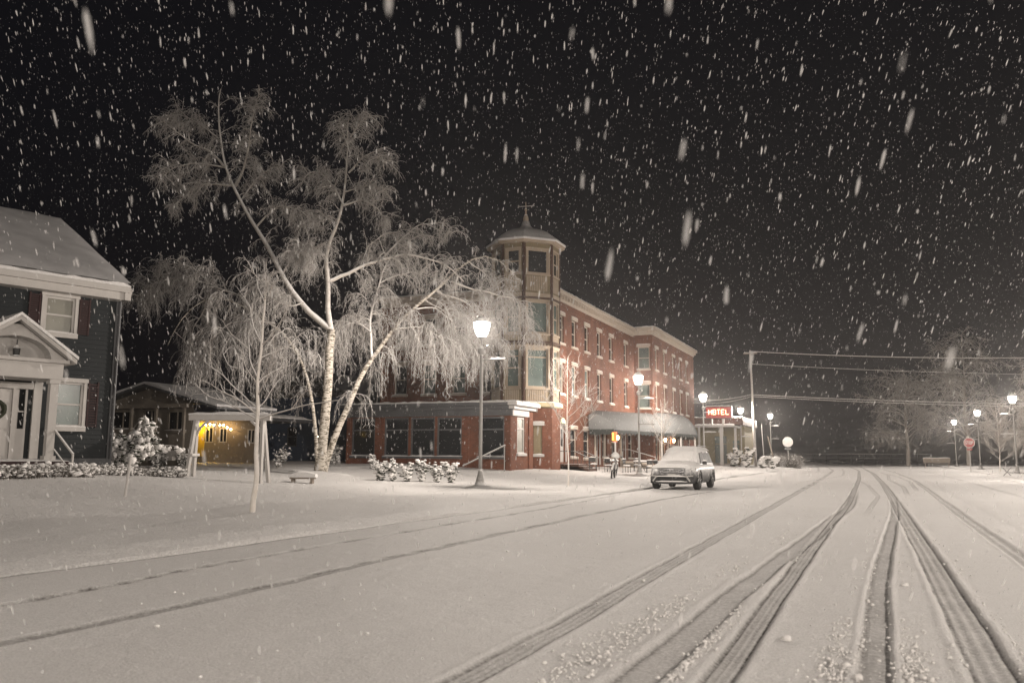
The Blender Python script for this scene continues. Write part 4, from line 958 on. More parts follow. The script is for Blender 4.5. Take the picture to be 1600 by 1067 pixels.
st = thing('stop_sign', 'snow-whitened round-looking back of a road sign at the far left corner', 'stop sign', (-11.05, 119, gz(-11.05, 119)))
Fk = lambda u, v, d: (-11.05 + u, 119 - d, 3.35 + v)
MB().tube([(-11.05, 119, .2), (-11.05, 119, 3.0)], .055, 6).build('post', M_METAL, st)
MB().prism(octagon(.70), Fk, .06, .08).build('plate', M_METAL, st); MB().fbox(Fk, -.42, .42, -1.0, -.76, .05, .07).build('lower_plate', M_GREY, st)

# ================================================================ YARD THINGS
def yard_frame(x, y): return gz(x, y)
SWL, SWR = np.array([-21.28, 22.55]), np.array([-19.12, 23.35]); dv = (SWR - SWL) / np.linalg.norm(SWR - SWL); nv = np.array([dv[1], -dv[0]])
sw = thing('swing_frame', 'white timber A-frame for a garden swing, its beam topped with snow', 'swing frame', (float((SWL + SWR)[0] / 2), float((SWL + SWR)[1] / 2), .6))
for c_, sg in ((SWL, -1), (SWR, 1)):
    for s_ in (-1, 1):
        f_ = c_ + nv * s_ * .34 + dv * sg * (.10 if s_ > 0 else .16); t_ = c_ + nv * s_ * .05
        MB().beam((f_[0], f_[1], gz(*f_) - .05), (t_[0], t_[1], 2.52), .11).build('leg', M_WHITE, sw)
    a_ = c_ + nv * .30; b_ = c_ - nv * .30; MB().beam((a_[0], a_[1], 1.35), (b_[0], b_[1], 1.35), .09).build('crosspiece', M_WHITE, sw)
    k_ = c_ - dv * sg * .42; MB().tube([(c_[0], c_[1], 2.0), (c_[0] * .6 + k_[0] * .4, c_[1] * .6 + k_[1] * .4, 2.28), (k_[0], k_[1], 2.50)], .05, 5).build('brace', M_WHITE, sw)
bm = MB(); a_ = SWL - dv * .25; b_ = SWR + dv * .25
bm.beam((a_[0], a_[1], 2.60), (b_[0], b_[1], 2.60), .14, .18).build('beam', M_WHITE, sw)
MB().add(*snowpad(lambda u, v, d: (a_[0] + dv[0] * u + nv[0] * d, a_[1] + dv[1] * u + nv[1] * d, v), 0, float(np.linalg.norm(b_ - a_)), 2.69, -.12, .12, .11)).build('beam_snow', M_SNOW, sw)
bn = thing('garden_bench', 'low snow-covered bench beside the birch trunk', 'bench', (-21.6, 29.2, gz(-21.6, 29.2)))
z_ = gz(-18.9, 24.9); Fq = frame(-19.02, 24.75, z_, .92, .39)
MB().fbox(Fq, 0, .85, .14, .20, -.35, 0).build('seat', M_WOOD, bn); MB().add(*snowpad(Fq, -.05, .90, .20, -.38, .04, .24)).build('seat_snow', M_SNOW, bn)
for u in (.05, .70): MB().fbox(Fq, u, u + .09, -.05, .14, -.32, -.03).build('leg', M_WOOD, bn)
sk = MB().tube([(-17.0, 15.75, gz(-17, 15.75) - .1), (-16.93, 15.8, gz(-17, 15.75) + .95)], [.035, .030], 7).build('marker_stake', M_WHITE, None, off=(-17.0, 15.75, gz(-17, 15.75))); tag(sk, 'thin white stake standing in the snow in front of the left hedge', 'stake')

# ================================================================ PLANTS
def snow_shrub(name, label, cat, x, y, w, h, n, seed, droop=0., group=None, base=0.1, blob=.075):
    """stems, dark foliage clumps, and clumps of snow lodged on them"""
    global rng
    keep = rng; rng = np.random.default_rng(seed); z0 = gz(x, y)
    t = thing(name, label, cat, (x, y, z0), group)
    k = max(8, n // 14); th = rng.uniform(0, 6.28, k)
    D = np.stack([np.cos(th) * w * .9, np.sin(th) * w * .9, h * rng.uniform(.7, 1.3, k)], 1)
    P = grow(np.array([[x, y, z0 - .05]] * k) + rng.normal(0, w * .12, (k, 3)) * [1, 1, 0], D, h * rng.uniform(.6, 1.15, k), 6, .05 + droop * .12, .10)
    q, T, tt = sample_on(P, n * 2, .15); D2 = side(T, .8, .15 - droop * .6); P2 = grow(q, D2, rng.uniform(.12, .38, n * 2) * w * 1.4, 3, .12 + droop * .2, .15)
    v, f = merge([tubes(P, np.linspace(.018, .007, 7)[None] * np.ones((k, 1)), 4), tubes(P2, np.linspace(.008, .004, 4)[None] * np.ones((n * 2, 1)), 3)])
    tag(fast_mesh('twigs', v, f, M_FROST, t), kind='stuff')
    q, T, tt = sample_on(P2, n, .2); v, f = blobs(q - [0, 0, blob * .5], blob * rng.uniform(.6, 1.3, n), (1, 1, .55), .3); tag(fast_mesh('foliage', v, f, M_GREEN, t), kind='stuff')
    q, T, tt = sample_on(P2, int(n * 1.25), .3); m = len(q); v, f = blobs(q + [0, 0, blob * .35], blob * rng.lognormal(-.25, .4, m), (1.15, 1.15, .62 + droop * .5), .28); tag(fast_mesh('snow_clump', v, f, M_CRUST, t), kind='stuff')
    rng = keep; return t
# row of shrubs before the hotel wing
for i, (px_, w_, h_, lab) in enumerate([(0.0, .34, .95, 'leftmost snow-laden shrub of the row before the hotel wing windows'), (.52, .34, 1.2, 'second snow-laden shrub from the left before the hotel wing'), (1.12, .26, 1.0, 'third snow-laden shrub from the left before the hotel wing'),
        (1.7, .30, 1.15, 'fourth snow-laden shrub from the left before the hotel wing'), (2.35, .26, 1.1, 'second snow-laden shrub from the right before the hotel wing'), (2.95, .30, 1.1, 'rightmost snow-laden shrub of the row, nearest the big street lamp')]):
    snow_shrub('snowy_shrub', lab, 'shrub', -19.2 + px_ * .82, 31.0 + px_ * .60, w_ * .62, h_ * .80, 240, 100 + i, 0, 'snow-laden shrubs before the hotel wing', blob=.058)
snow_shrub('drooping_evergreen', 'evergreen shrub bent over by lumps of snow beside the blue house', 'shrub', -24.2, 22.3, .55, 2.05, 900, 201, 1.0, blob=.072)
def hedge(name, label, a, b, w, h, n, seed):
    global rng
    keep = rng; rng = np.random.default_rng(seed); t = thing(name, label, 'hedge', (a[0], a[1], gz(*a)), 'low hedges in front of the blue house')
    s_ = rng.uniform(0, 1, n); d = np.array(b) - np.array(a); L_ = np.linalg.norm(d); nn = np.array([d[1], -d[0]]) / L_; o = rng.normal(0, w * .35, n)
    env = 1 - .25 * np.abs(vnoise(s_ * L_, s_ * 0, .5, seed))
    X = a[0] + d[0] * s_ + nn[0] * o; Y = a[1] + d[1] * s_ + nn[1] * o; Z = lawn_z(X, Y)
    D = np.stack([rng.normal(0, .35, n), rng.normal(0, .35, n), np.ones(n)], 1); P = grow(np.stack([X, Y, Z - .03], 1), D, h * env * rng.uniform(.6, 1.1, n) * np.exp(-(o / w) ** 2), 4, .02, .16)
    q, T, tt = sample_on(P, n * 3, .3); P2 = grow(q, side(T, .7, .2), rng.uniform(.05, .16, n * 3), 2, .1, .1)
    v, f = merge([tubes(P, np.linspace(.010, .005, 5)[None] * np.ones((n, 1)), 3), tubes(P2, np.linspace(.006, .004, 3)[None] * np.ones((n * 3, 1)), 3)]); tag(fast_mesh('twigs', v, f, mat('dark_twigs', (.07, .055, .04), .8, .2, 3., 0., dust=.8, dust_edge=(.3, .9)), t), kind='stuff')
    q, T, tt = sample_on(P2, int(n * 1.6), .2); v, f = blobs(q, .030 * rng.lognormal(0, .4, len(q)), (1.2, 1.2, .7), .28); tag(fast_mesh('snow_clump', v, f, M_CRUST, t), kind='stuff')
    rng = keep
def Hp(u, d): q = Fh(u, 0, d); return (q[0], q[1])
hedge('low_hedge', 'low snow-flecked hedge beside the porch steps, cut by the left part', Hp(3.2, 4.2), Hp(7.2, 3.0), .42, .42, 900, 301)
hedge('low_hedge', 'low snow-flecked hedge under the house corner, right of the porch steps', Hp(7.3, 2.2), Hp(10.6, 1.7), .38, .36, 800, 302)
for (x, y, w, h, lab, sd_) in ((-33.5, 33, .7, 1.5, 'dark bush in front of the lit outbuilding', 11), (-35.5, 37, .8, 1.6, 'dark bush below the string lights', 12), (-28.5, 36, .9, 1.9, 'dark bush left of the birch trunks', 13), (-26.5, 37.5, .8, 1.7, 'dark bush behind the birch trunks', 14), (-24.6, 39, .8, 1.4, 'dark bush between the birch and the hotel wing', 15), (-30.5, 44, .9, 2.3, 'larger dark bush farther back left of the birch', 16)):
    snow_shrub('garden_bush', lab, 'bush', x, y, w * .5, h * .62, 110, 400 + sd_, 0, 'dim bushes at the back of the yard', blob=.05)
for (x, y, w, h, lab, sd_) in ((-13.2, 96, .7, 2.3, 'snowy bush with round head between sign post and utility pole', 21), (-14.9, 97.5, .6, 1.7, 'snowy bush just right of the white canopy posts', 22), (-11.8, 98.5, .6, 1.3, 'low snowy bush at the foot of the utility pole', 23), (-10.9, 99, .5, 1.2, 'low snowy bush right of the utility pole foot', 24)):
    snow_shrub('snowy_bush', lab, 'bush', x, y, w * .6, h, 150, 500 + sd_, 0, 'snowy bushes around the utility pole', blob=.17)
hedge('grey_hedge', 'grey rounded hedge right of the farthest left street lamp', (-12.2, 108), (-8.9, 110.), 1.0, 1.9, 900, 303)

BIRCH_PLACE = 1
BIRCH_LIMBS = [  # points in metres, start radius, end radius
    ('A', [(-22.67, 31.63, 0.32), (-22.65, 31.65, 1.94), (-22.56, 31.68, 3.35), (-22.51, 31.7, 5.07), (-22.44, 31.73, 6.22), (-22.44, 31.73, 6.95)], 0.246, 0.18),
    ('AL', [(-22.44, 31.73, 6.95), (-22.81, 31.61, 7.04), (-23.72, 31.36, 8.2), (-24.77, 31.07, 9.46), (-25.71, 30.83, 11.03), (-26.43, 30.67, 12.46), (-27.16, 30.49, 13.82), (-27.73, 30.34, 14.75), (-28.22, 30.27, 16.27), (-28.43, 30.31, 17.75), (-28.34, 30.43, 18.76)], 0.157, 0.024),
    ('AL2', [(-27.36, 30.72, 13.91), (-26.82, 30.71, 15.12), (-26.53, 30.59, 16.45), (-26.22, 30.5, 17.63), (-26.04, 30.47, 18.22)], 0.067, 0.014),
    ('AL3', [(-28.09, 30.73, 14.92), (-28.66, 30.15, 15.66), (-29.32, 29.59, 15.97), (-29.9, 29.04, 16.55), (-30.17, 28.78, 16.81)], 0.067, 0.014),
    ('AL4', [(-27.36, 30.72, 13.91), (-28.36, 30.58, 14.09), (-29.23, 30.46, 14.09), (-30.15, 30.37, 13.7), (-31.14, 30.33, 13.0)], 0.056, 0.014),
    ('AL5', [(-26.21, 30.88, 11.85), (-25.3, 30.86, 12.51), (-24.91, 30.86, 12.74), (-23.75, 30.95, 12.39), (-22.83, 30.94, 11.61)], 0.05, 0.014),
    ('AL6', [(-27.05, 30.85, 13.32), (-26.74, 31.35, 14.37), (-26.24, 31.86, 15.04), (-25.91, 32.15, 15.09)], 0.045, 0.014),
    ('AL7', [(-24.9, 31.23, 9.5), (-24.17, 30.95, 10.16), (-23.17, 30.75, 10.62), (-22.4, 30.66, 10.33)], 0.045, 0.014),
    ('AL8', [(-28.64, 30.71, 16.49), (-30.08, 30.69, 17.51), (-31.28, 30.62, 18.06), (-31.79, 30.59, 18.0)], 0.039, 0.012),
    ('AL9', [(-28.16, 30.81, 14.95), (-29.22, 29.76, 14.98), (-29.8, 29.17, 14.64), (-30.1, 28.68, 13.82)], 0.045, 0.012),
    ('AR', [(-22.44, 31.73, 6.95), (-22.6, 31.55, 8.27), (-22.69, 31.4, 9.63), (-22.52, 31.38, 10.74), (-22.1, 31.47, 11.73), (-21.82, 31.51, 12.58), (-21.58, 31.49, 14.07), (-21.48, 31.41, 15.55), (-21.55, 31.3, 16.58)], 0.134, 0.024),
    ('AR2', [(-21.67, 31.3, 12.5), (-22.33, 31.34, 13.52), (-23.1, 31.3, 14.27), (-23.74, 31.21, 14.2), (-24.05, 31.26, 13.7)], 0.05, 0.014),
    ('AR3', [(-21.45, 31.29, 13.99), (-20.64, 31.21, 14.61), (-19.98, 31.22, 14.82), (-19.56, 31.11, 14.14)], 0.045, 0.014),
    ('AR4', [(-21.67, 31.3, 12.5), (-21.1, 31.87, 12.87), (-20.58, 32.4, 12.57), (-20.25, 32.89, 11.9)], 0.05, 0.014),
    ('AR5', [(-21.36, 31.22, 14.86), (-21.91, 31.35, 16.04), (-22.17, 31.44, 16.73)], 0.034, 0.012),
    ('AR6', [(-21.38, 31.21, 15.61), (-20.76, 31.15, 16.25), (-20.33, 31.17, 16.49)], 0.034, 0.012),
    ('AR7', [(-22.61, 31.34, 10.26), (-22.97, 30.47, 10.69), (-23.04, 29.93, 9.99)], 0.039, 0.012),
    ('AR8', [(-21.97, 31.28, 11.67), (-23.12, 31.55, 12.31), (-23.97, 31.73, 12.14)], 0.039, 0.012),
    ('AR9', [(-21.61, 31.33, 13.13), (-20.33, 31.17, 13.22), (-19.41, 31.04, 12.78)], 0.039, 0.012),
    ('R', [(-22.69, 31.62, 9.15), (-22.19, 32.24, 9.43), (-21.73, 32.88, 10.04), (-21.07, 33.68, 10.49), (-20.29, 34.58, 11.02), (-19.63, 35.34, 10.79), (-18.88, 36.17, 10.52), (-18.36, 36.9, 9.83)], 0.101, 0.018),
    ('R2', [(-21.36, 34.15, 10.62), (-20.94, 35.04, 11.73), (-20.39, 35.93, 12.63), (-19.64, 36.87, 13.03), (-19.3, 37.48, 12.48)], 0.056, 0.014),
    ('R3', [(-21.8, 32.98, 10.07), (-21.82, 33.61, 11.16), (-21.44, 34.38, 11.93), (-20.96, 35.06, 12.15)], 0.039, 0.014),
    ('Bt', [(-22.59, 31.67, 0.32), (-22.7, 32.08, 1.41), (-22.42, 32.94, 3.06), (-22.19, 33.75, 4.76), (-21.93, 34.38, 6.03), (-21.35, 35.23, 7.37), (-20.58, 36.13, 8.47), (-19.89, 36.92, 9.46), (-19.39, 37.51, 10.29), (-18.82, 38.16, 11.2), (-18.03, 38.92, 11.8), (-17.4, 39.53, 11.37), (-16.8, 40.26, 10.36)], 0.179, 0.018),
    ('B2', [(-20.43, 37.92, 9.68), (-20.08, 38.39, 9.47), (-19.54, 39.08, 9.35), (-18.93, 39.97, 8.75), (-18.42, 40.9, 7.83)], 0.056, 0.014),
    ('B3', [(-19.98, 38.66, 10.29), (-19.01, 39.74, 9.91), (-18.27, 40.53, 9.79), (-17.55, 41.28, 9.67), (-17.11, 41.91, 9.01), (-17.15, 42.4, 7.97)], 0.056, 0.012),
    ('B4', [(-20.83, 36.56, 8.56), (-20.28, 37.54, 8.78), (-19.86, 38.5, 8.24), (-19.77, 39.62, 7.05)], 0.045, 0.012),
    ('B5', [(-21.69, 34.01, 5.98), (-22.04, 34.27, 7.28), (-22.17, 34.62, 8.58), (-22.02, 35.02, 9.65), (-21.86, 35.43, 10.74), (-21.46, 35.93, 11.66), (-20.51, 36.8, 12.53), (-19.75, 37.45, 12.19)], 0.067, 0.014),
    ('B6', [(-22.09, 35.14, 9.68), (-21.71, 36.11, 10.25), (-21.2, 37.13, 10.58), (-20.67, 38.2, 10.42)], 0.039, 0.012),
    ('B7', [(-21.47, 35.41, 7.4), (-21.04, 36.03, 7.56), (-20.44, 36.88, 7.65), (-19.96, 37.69, 7.15)], 0.039, 0.012),
    ('B8', [(-21.61, 33.83, 7.04), (-22.59, 33.88, 7.71), (-23.3, 33.87, 7.6), (-23.76, 34.05, 6.87)], 0.034, 0.012),
    ('B9', [(-19.58, 39.7, 11.59), (-18.97, 40.41, 11.07), (-18.36, 41.14, 10.46), (-18.08, 41.81, 9.33)], 0.039, 0.012),
    ('B10', [(-20.74, 37.36, 9.11), (-20.28, 38.24, 8.73), (-19.38, 39.78, 8.24), (-18.99, 40.96, 7.18)], 0.039, 0.012),
    ('C', [(-22.75, 31.6, 0.37), (-22.79, 31.46, 1.4), (-22.76, 31.17, 3.89), (-23.03, 30.91, 5.01), (-23.41, 30.62, 5.9), (-24.22, 30.09, 7.1), (-25.1, 29.57, 7.64), (-25.7, 29.22, 7.97), (-26.42, 28.8, 8.31), (-27.19, 28.35, 7.92), (-27.76, 27.98, 7.13), (-28.0, 27.72, 5.99)], 0.101, 0.014),
    ('C2', [(-25.06, 29.53, 7.63), (-25.85, 29.4, 8.44), (-27.17, 29.11, 8.91), (-28.5, 28.8, 9.25), (-29.78, 28.51, 9.11), (-30.62, 28.37, 8.38)], 0.056, 0.012),
    ('C3', [(-24.23, 30.1, 7.1), (-24.78, 29.48, 7.18), (-25.47, 28.67, 6.96), (-25.87, 28.01, 6.2)], 0.039, 0.012),
    ('C4', [(-23.49, 30.74, 5.92), (-24.34, 30.74, 6.19), (-25.22, 30.75, 5.94), (-25.88, 30.94, 5.11)], 0.034, 0.012),
    ('C5', [(-26.22, 28.59, 8.26), (-26.87, 28.59, 7.74), (-27.64, 28.72, 6.66), (-28.07, 28.95, 5.56)], 0.034, 0.012),
    ('C6', [(-27.21, 29.15, 8.92), (-28.4, 29.28, 9.87), (-29.57, 29.29, 10.12), (-30.57, 29.34, 9.76)], 0.034, 0.012),
    ('C7', [(-23.62, 31.23, 8.17), (-23.96, 30.81, 7.92), (-24.42, 30.26, 8.14), (-24.84, 29.41, 9.17), (-25.16, 28.94, 9.53)], 0.039, 0.012),
]
YOUNG_LIMBS = [
    ('t', [(-12.14, 14.6, 0.14), (-12.11, 14.61, 0.98), (-12.12, 14.61, 1.65), (-12.11, 14.62, 2.05), (-12.16, 14.6, 2.87), (-12.11, 14.61, 3.7), (-12.1, 14.62, 4.54), (-12.08, 14.63, 4.82)], 0.075, 0.02),
    ('b', [(-12.11, 14.62, 2.12), (-11.7, 14.66, 2.25), (-11.29, 14.7, 2.35), (-10.82, 14.78, 2.45), (-10.26, 14.89, 2.51)], 0.022, 0.006),
    ('b', [(-11.45, 14.9, 2.36), (-11.17, 14.84, 2.66), (-10.89, 14.79, 2.77)], 0.012, 0.004),
    ('b', [(-12.12, 14.61, 2.12), (-12.58, 14.59, 2.33), (-13.08, 14.55, 2.55), (-13.52, 14.53, 2.69), (-13.85, 14.57, 2.94)], 0.022, 0.006),
    ('b', [(-12.13, 14.61, 2.22), (-12.32, 14.18, 2.55), (-12.48, 13.76, 2.71), (-12.49, 13.41, 2.85)], 0.02, 0.005),
    ('b', [(-12.16, 14.59, 2.39), (-12.64, 14.52, 2.74), (-12.99, 14.5, 3.1), (-13.34, 14.48, 3.25), (-13.59, 14.51, 3.44)], 0.02, 0.005),
    ('b', [(-12.16, 14.6, 2.87), (-12.17, 14.24, 3.18), (-12.04, 13.95, 3.35)], 0.015, 0.004),
    ('b', [(-12.14, 14.6, 2.9), (-12.05, 14.93, 3.17), (-12.03, 15.23, 3.27), (-12.01, 15.53, 3.37)], 0.016, 0.005),
    ('b', [(-12.13, 14.61, 2.94), (-12.44, 14.65, 3.44), (-12.59, 14.76, 3.88), (-12.68, 14.89, 4.12)], 0.016, 0.004),
    ('b', [(-12.11, 14.61, 3.7), (-11.73, 14.54, 3.95), (-11.4, 14.46, 4.33), (-11.15, 14.33, 4.59)], 0.018, 0.005),
    ('b', [(-12.12, 14.61, 3.77), (-12.38, 14.63, 4.2), (-12.52, 14.7, 4.58), (-12.83, 14.7, 4.96), (-12.99, 14.76, 5.08)], 0.016, 0.004),
    ('b', [(-12.1, 14.62, 4.68), (-12.35, 14.69, 5.06), (-12.51, 14.79, 5.6)], 0.012, 0.004),
    ('b', [(-12.09, 14.62, 4.71), (-11.91, 14.53, 5.07), (-11.72, 14.44, 5.32)], 0.012, 0.004),
    ('b', [(-12.09, 14.62, 4.75), (-12.09, 14.63, 5.17), (-12.08, 14.63, 5.6)], 0.012, 0.004),
    ('b', [(-12.36, 14.51, 3.63), (-12.56, 14.25, 3.88), (-12.64, 14.04, 4.13), (-12.6, 13.89, 4.2)], 0.01, 0.004),
    ('b', [(-12.57, 14.42, 3.21), (-12.88, 14.46, 3.3), (-13.1, 14.54, 3.66), (-13.04, 14.74, 4.01)], 0.01, 0.004),
    ('b', [(-12.16, 14.6, 2.33), (-12.12, 14.84, 2.54), (-12.08, 15.09, 2.91), (-12.03, 15.35, 3.14)], 0.016, 0.004),
    ('b', [(-12.16, 14.6, 2.6), (-11.82, 14.45, 2.85), (-11.54, 14.28, 3.37), (-11.2, 14.14, 3.6)], 0.016, 0.004),
    ('b', [(-12.86, 14.3, 2.53), (-13.16, 14.43, 2.75), (-13.46, 14.56, 2.74)], 0.01, 0.004),
    ('b', [(-12.11, 14.62, 4.71), (-11.8, 14.49, 4.75), (-11.69, 14.27, 4.8)], 0.01, 0.004),
    ('b', [(-12.14, 14.6, 3.42), (-12.02, 15.18, 3.69), (-12.0, 15.71, 3.9)], 0.014, 0.004),
]
def limbs_tree(root, limbs, trunk_names, Kseg=20, bark_=None, limb_m=None, name_limb='limb'):
    out = []
    for (nm, pts, r0, r1) in limbs:
        P = resample(pts, Kseg); P[0] = pts[0]; t_ = np.linspace(0, 1, Kseg)
        # small natural wobble
        w = rng.normal(0, 1, (Kseg, 3)); 
        for _ in range(2): w[1:-1] = (w[:-2] + w[1:-1] + w[2:]) / 3
        L_ = np.linalg.norm(P[-1] - P[0]); P[2:-1] += w[2:-1] * .010 * L_
        r = r0 + (r1 - r0) * t_ ** .8
        if nm in trunk_names: r = r * (1 + .55 * np.exp(-t_ * 14)) if nm in ('A',) else r * .84 if nm == 't' else r
        v, f = tubes(P[None], r[None], 9 if nm in trunk_names else 7)
        o = fast_mesh('trunk' if nm in trunk_names else name_limb, v, f, bark_ if nm in trunk_names else limb_m, root, True)
        out.append((nm, P, r))
    return out
# ================================================================ THE BIG BIRCH
BT = thing('birch_tree', 'big weeping birch with several white stems and frost-covered hanging twigs', 'tree', (-22.7, 31.8, .45))
LB = limbs_tree(BT, BIRCH_LIMBS, ('A', 'Bt', 'C'), 22, M_BARK, M_LIMB)
def birch_crown():
    P = np.stack([p for n_, p, r in LB if n_ not in ('A',)]); nm = [n_ for n_, p, r in LB if n_ != 'A']
    w = np.array([.55 if q in ('AL', 'AR', 'Bt', 'C') else 2.7 if q[:2] in ('AL', 'AR') else 1.4 for q in nm])
    n1 = 1450; q, T, t = sample_on(P, n1 * 2, .18, w); 
    k = (q[:, 2] > 4.) & ~((q[:, 2] < 7.1) & (rng.uniform(0, 1, len(q)) < .5)); q, T = q[k][:n1], T[k][:n1]; n1 = len(q)
    low = np.clip((11.6 - q[:, 2]) / 5.2, 0, 1)                       # lower twigs hang long, upper ones are short
    D = side(T, .72, .30); L = rng.uniform(.5, 1.75, n1) * (.62 + .55 * low)
    P1 = grow(q, D, L, 8, .09 + .07 * low, .13)
    a1 = tubes(P1, (np.linspace(.020, .008, 9)[None]) * rng.uniform(.7, 1.2, (n1, 1)), 4)
    n2 = 14000; q, T, t = sample_on(P1, n2, .08); low = np.clip((11.2 - q[:, 2]) / 4.7, 0, 1)
    D = side(T, .6, .05); L = rng.uniform(.2, .72, n2) * (.75 + 2.3 * low ** 1.3 * rng.uniform(.3, 1.2, n2)); P2 = grow(q, D, L, 7, .15 + .22 * low, .13)
    a2 = tubes(P2, (np.linspace(.0090, .0048, 8)[None]) * rng.uniform(.75, 1.2, (n2, 1)), 3)
    n3 = 48000; q, T, t = sample_on(P2, n3, .05); low = np.clip((11.2 - q[:, 2]) / 4.7, 0, 1)
    D = side(T, .62, -.1); P3 = grow(q, D, rng.uniform(.06, .25, n3) * (.9 + .5 * low), 2, .25, .18)
    a3 = tubes(P3, (np.array([.0060, .005, .004])[None]) * rng.uniform(.75, 1.25, (n3, 1)), 3)
    tag(fast_mesh('branchlets', *a1, M_FROST2, BT), kind='stuff')
    tag(fast_mesh('crown', *merge([a2, a3]), M_FROST, BT), kind='stuff')
birch_crown()
# ================================================================ YOUNG STREET TREES
YT = thing('young_tree', 'nearest young street tree, bare and white with snow, in front of the swing frame', 'tree', (-12.14, 14.6, .12))
LY = limbs_tree(YT, YOUNG_LIMBS, ('t',), 16, mat('snow_plastered_bark', (.52, .47, .41), .8, .12, 5., .5, dust=.9, dust_edge=(0, .7)), M_FROST2)
def young_twigs(T_, LY, n, ln, r, m=None):
    P = np.stack([p for n_, p, rr in LY]); w = np.array([.12 if n_ == 't' else 1. for n_, p, rr in LY]); q, T, t = sample_on(P, n, .25, w)
    P1 = grow(q, side(T, .55, .35), rng.uniform(.3, 1., n) * ln, 5, -.02, .13); q2, T2, t2 = sample_on(P1, n * 3, .15); P2 = grow(q2, side(T2, .55, .25), rng.uniform(.2, 1., n * 3) * ln * .32, 3, -.01, .12)
    v, f = merge([tubes(P1, np.linspace(r, r * .55, 6)[None] * np.ones((n, 1)), 4), tubes(P2, np.linspace(r * .65, r * .4, 4)[None] * np.ones((n * 3, 1)), 3)])
    tag(fast_mesh('twigs', v, f, m or M_FROST2, T_), kind='stuff')
young_twigs(YT, LY, 60, .55, .0075)
def small_tree(label, x, y, h, trunk_h, nb, seed, spread=.42, r=.05, group=None, m=None, dens=1.):
    m = mat('thinly_frosted_twigs', (.30, .265, .235), .8, .2, 2., 0., dust=.6, dust_edge=(.2, .9))
    global rng
    keep = rng; rng = np.random.default_rng(seed); z0 = gz(x, y); t = thing('young_tree', label, 'tree', (x, y, z0), group)
    limbs = [('t', [(x, y, z0 - .1), (x + .02, y, z0 + trunk_h * .5), (x, y + .02, z0 + trunk_h), (x + rng.normal(0, .06), y, z0 + h * .75), (x, y, z0 + h)], r, .010)]
    for i in range(nb):
        s_ = trunk_h + (h - trunk_h) * (i / nb) ** .9 * .82; a = i * 2.4 + rng.uniform(-.4, .4); L_ = spread * h * (1 - .62 * i / nb) * rng.uniform(.75, 1.1)
        p = [(x, y, z0 + s_)]; 
        for k_, (rr_, zz_) in enumerate(((.35, .22), (.68, .52), (1., .92))): p.append((x + math.cos(a) * L_ * rr_ * .8, y + math.sin(a) * L_ * rr_ * .8, z0 + s_ + L_ * zz_ * .9))
        limbs.append(('b', p, r * .38 * (1 - .5 * i / nb), .005))
    L_ = limbs_tree(t, limbs, ('t',), 10, MATS['snow_plastered_bark'], m); young_twigs(t, L_, int(26 * nb ** .5 * dens * 2), h * .13, .009, m)
    rng = keep; return t
small_tree('slender young street tree with upswept snowy branches right of the big street lamp', -12.4, 35.3, 5.6, 1.75, 15, 31, .33, .045, dens=.9)
small_tree('small snowy street tree in front of the awning, behind the parked car', -14.6, 62.0, 5.4, 1.9, 13, 32, .33, .045, dens=.8)
small_tree('small frosted tree beside the farthest right street lamp', 10.9, 97., 7.2, .9, 26, 33, .30, .07, dens=2.5)
def big_tree(label, x, y, h, seed, r=.35, n1=46, spreadf=.62, mass=1.):
    global rng
    keep = rng; rng = np.random.default_rng(seed); z0 = gz(x, y); t = thing('bare_tree', label, 'tree', (x, y, z0), 'tall bare trees at the far right')
    tr_ = np.array([[x, y, z0 - .3], [x + .2, y, z0 + h * .2], [x - .2, y, z0 + h * .45], [x + .3, y, z0 + h * .72], [x, y, z0 + h * .95]]); P = resample(tr_, 12)
    fast_mesh('trunk', *tubes(P[None], np.linspace(r, .05, 12)[None], 8), M_DIMTWIG, t, True)
    q, T, tt = sample_on(P[None], n1, .18); P1 = grow(q, side(T, .75, .35), h * spreadf * rng.uniform(.35, .75, n1) * (1.1 - .6 * tt), 9, .05, .10); a1 = tubes(P1, np.linspace(.10, .03, 10)[None] * np.ones((n1, 1)), 5)
    n2 = int(620 * mass); q, T, tt = sample_on(P1, n2, .2); P2 = grow(q, side(T, .6, .1), h * .16 * rng.uniform(.4, 1.2, n2), 6, .10, .12); a2 = tubes(P2, np.linspace(.035, .014, 7)[None] * np.ones((n2, 1)), 3)
    n3 = int(7000 * mass); q, T, tt = sample_on(P2, n3, .1); P3 = grow(q, side(T, .6, -.1), rng.uniform(.3, 1.3, n3), 3, .15, .15); a3 = tubes(P3, np.linspace(.015, .008, 4)[None] * np.ones((n3, 1)), 3)
    tag(fast_mesh('branches', *a1, M_DIMTWIG, t), kind='stuff'); tag(fast_mesh('crown', *merge([a2, a3]), M_DIMTWIG, t), kind='stuff'); rng = keep
big_tree('tall bare tree behind the farthest small street lamp, highest of the right hand trees', 13.5, 160, 21.5, 41, .4)
big_tree('broad arching bare tree left of the red stop sign', 4.6, 166, 17, 42, .4, 40, .85)
big_tree('bare tree filling the right edge behind the largest right hand lamp', 23.5, 134, 18, 43, .35, 44, .7)
big_tree('low bare tree behind the red stop sign', 19, 128, 9, 44, .2, 40, .8, .8)

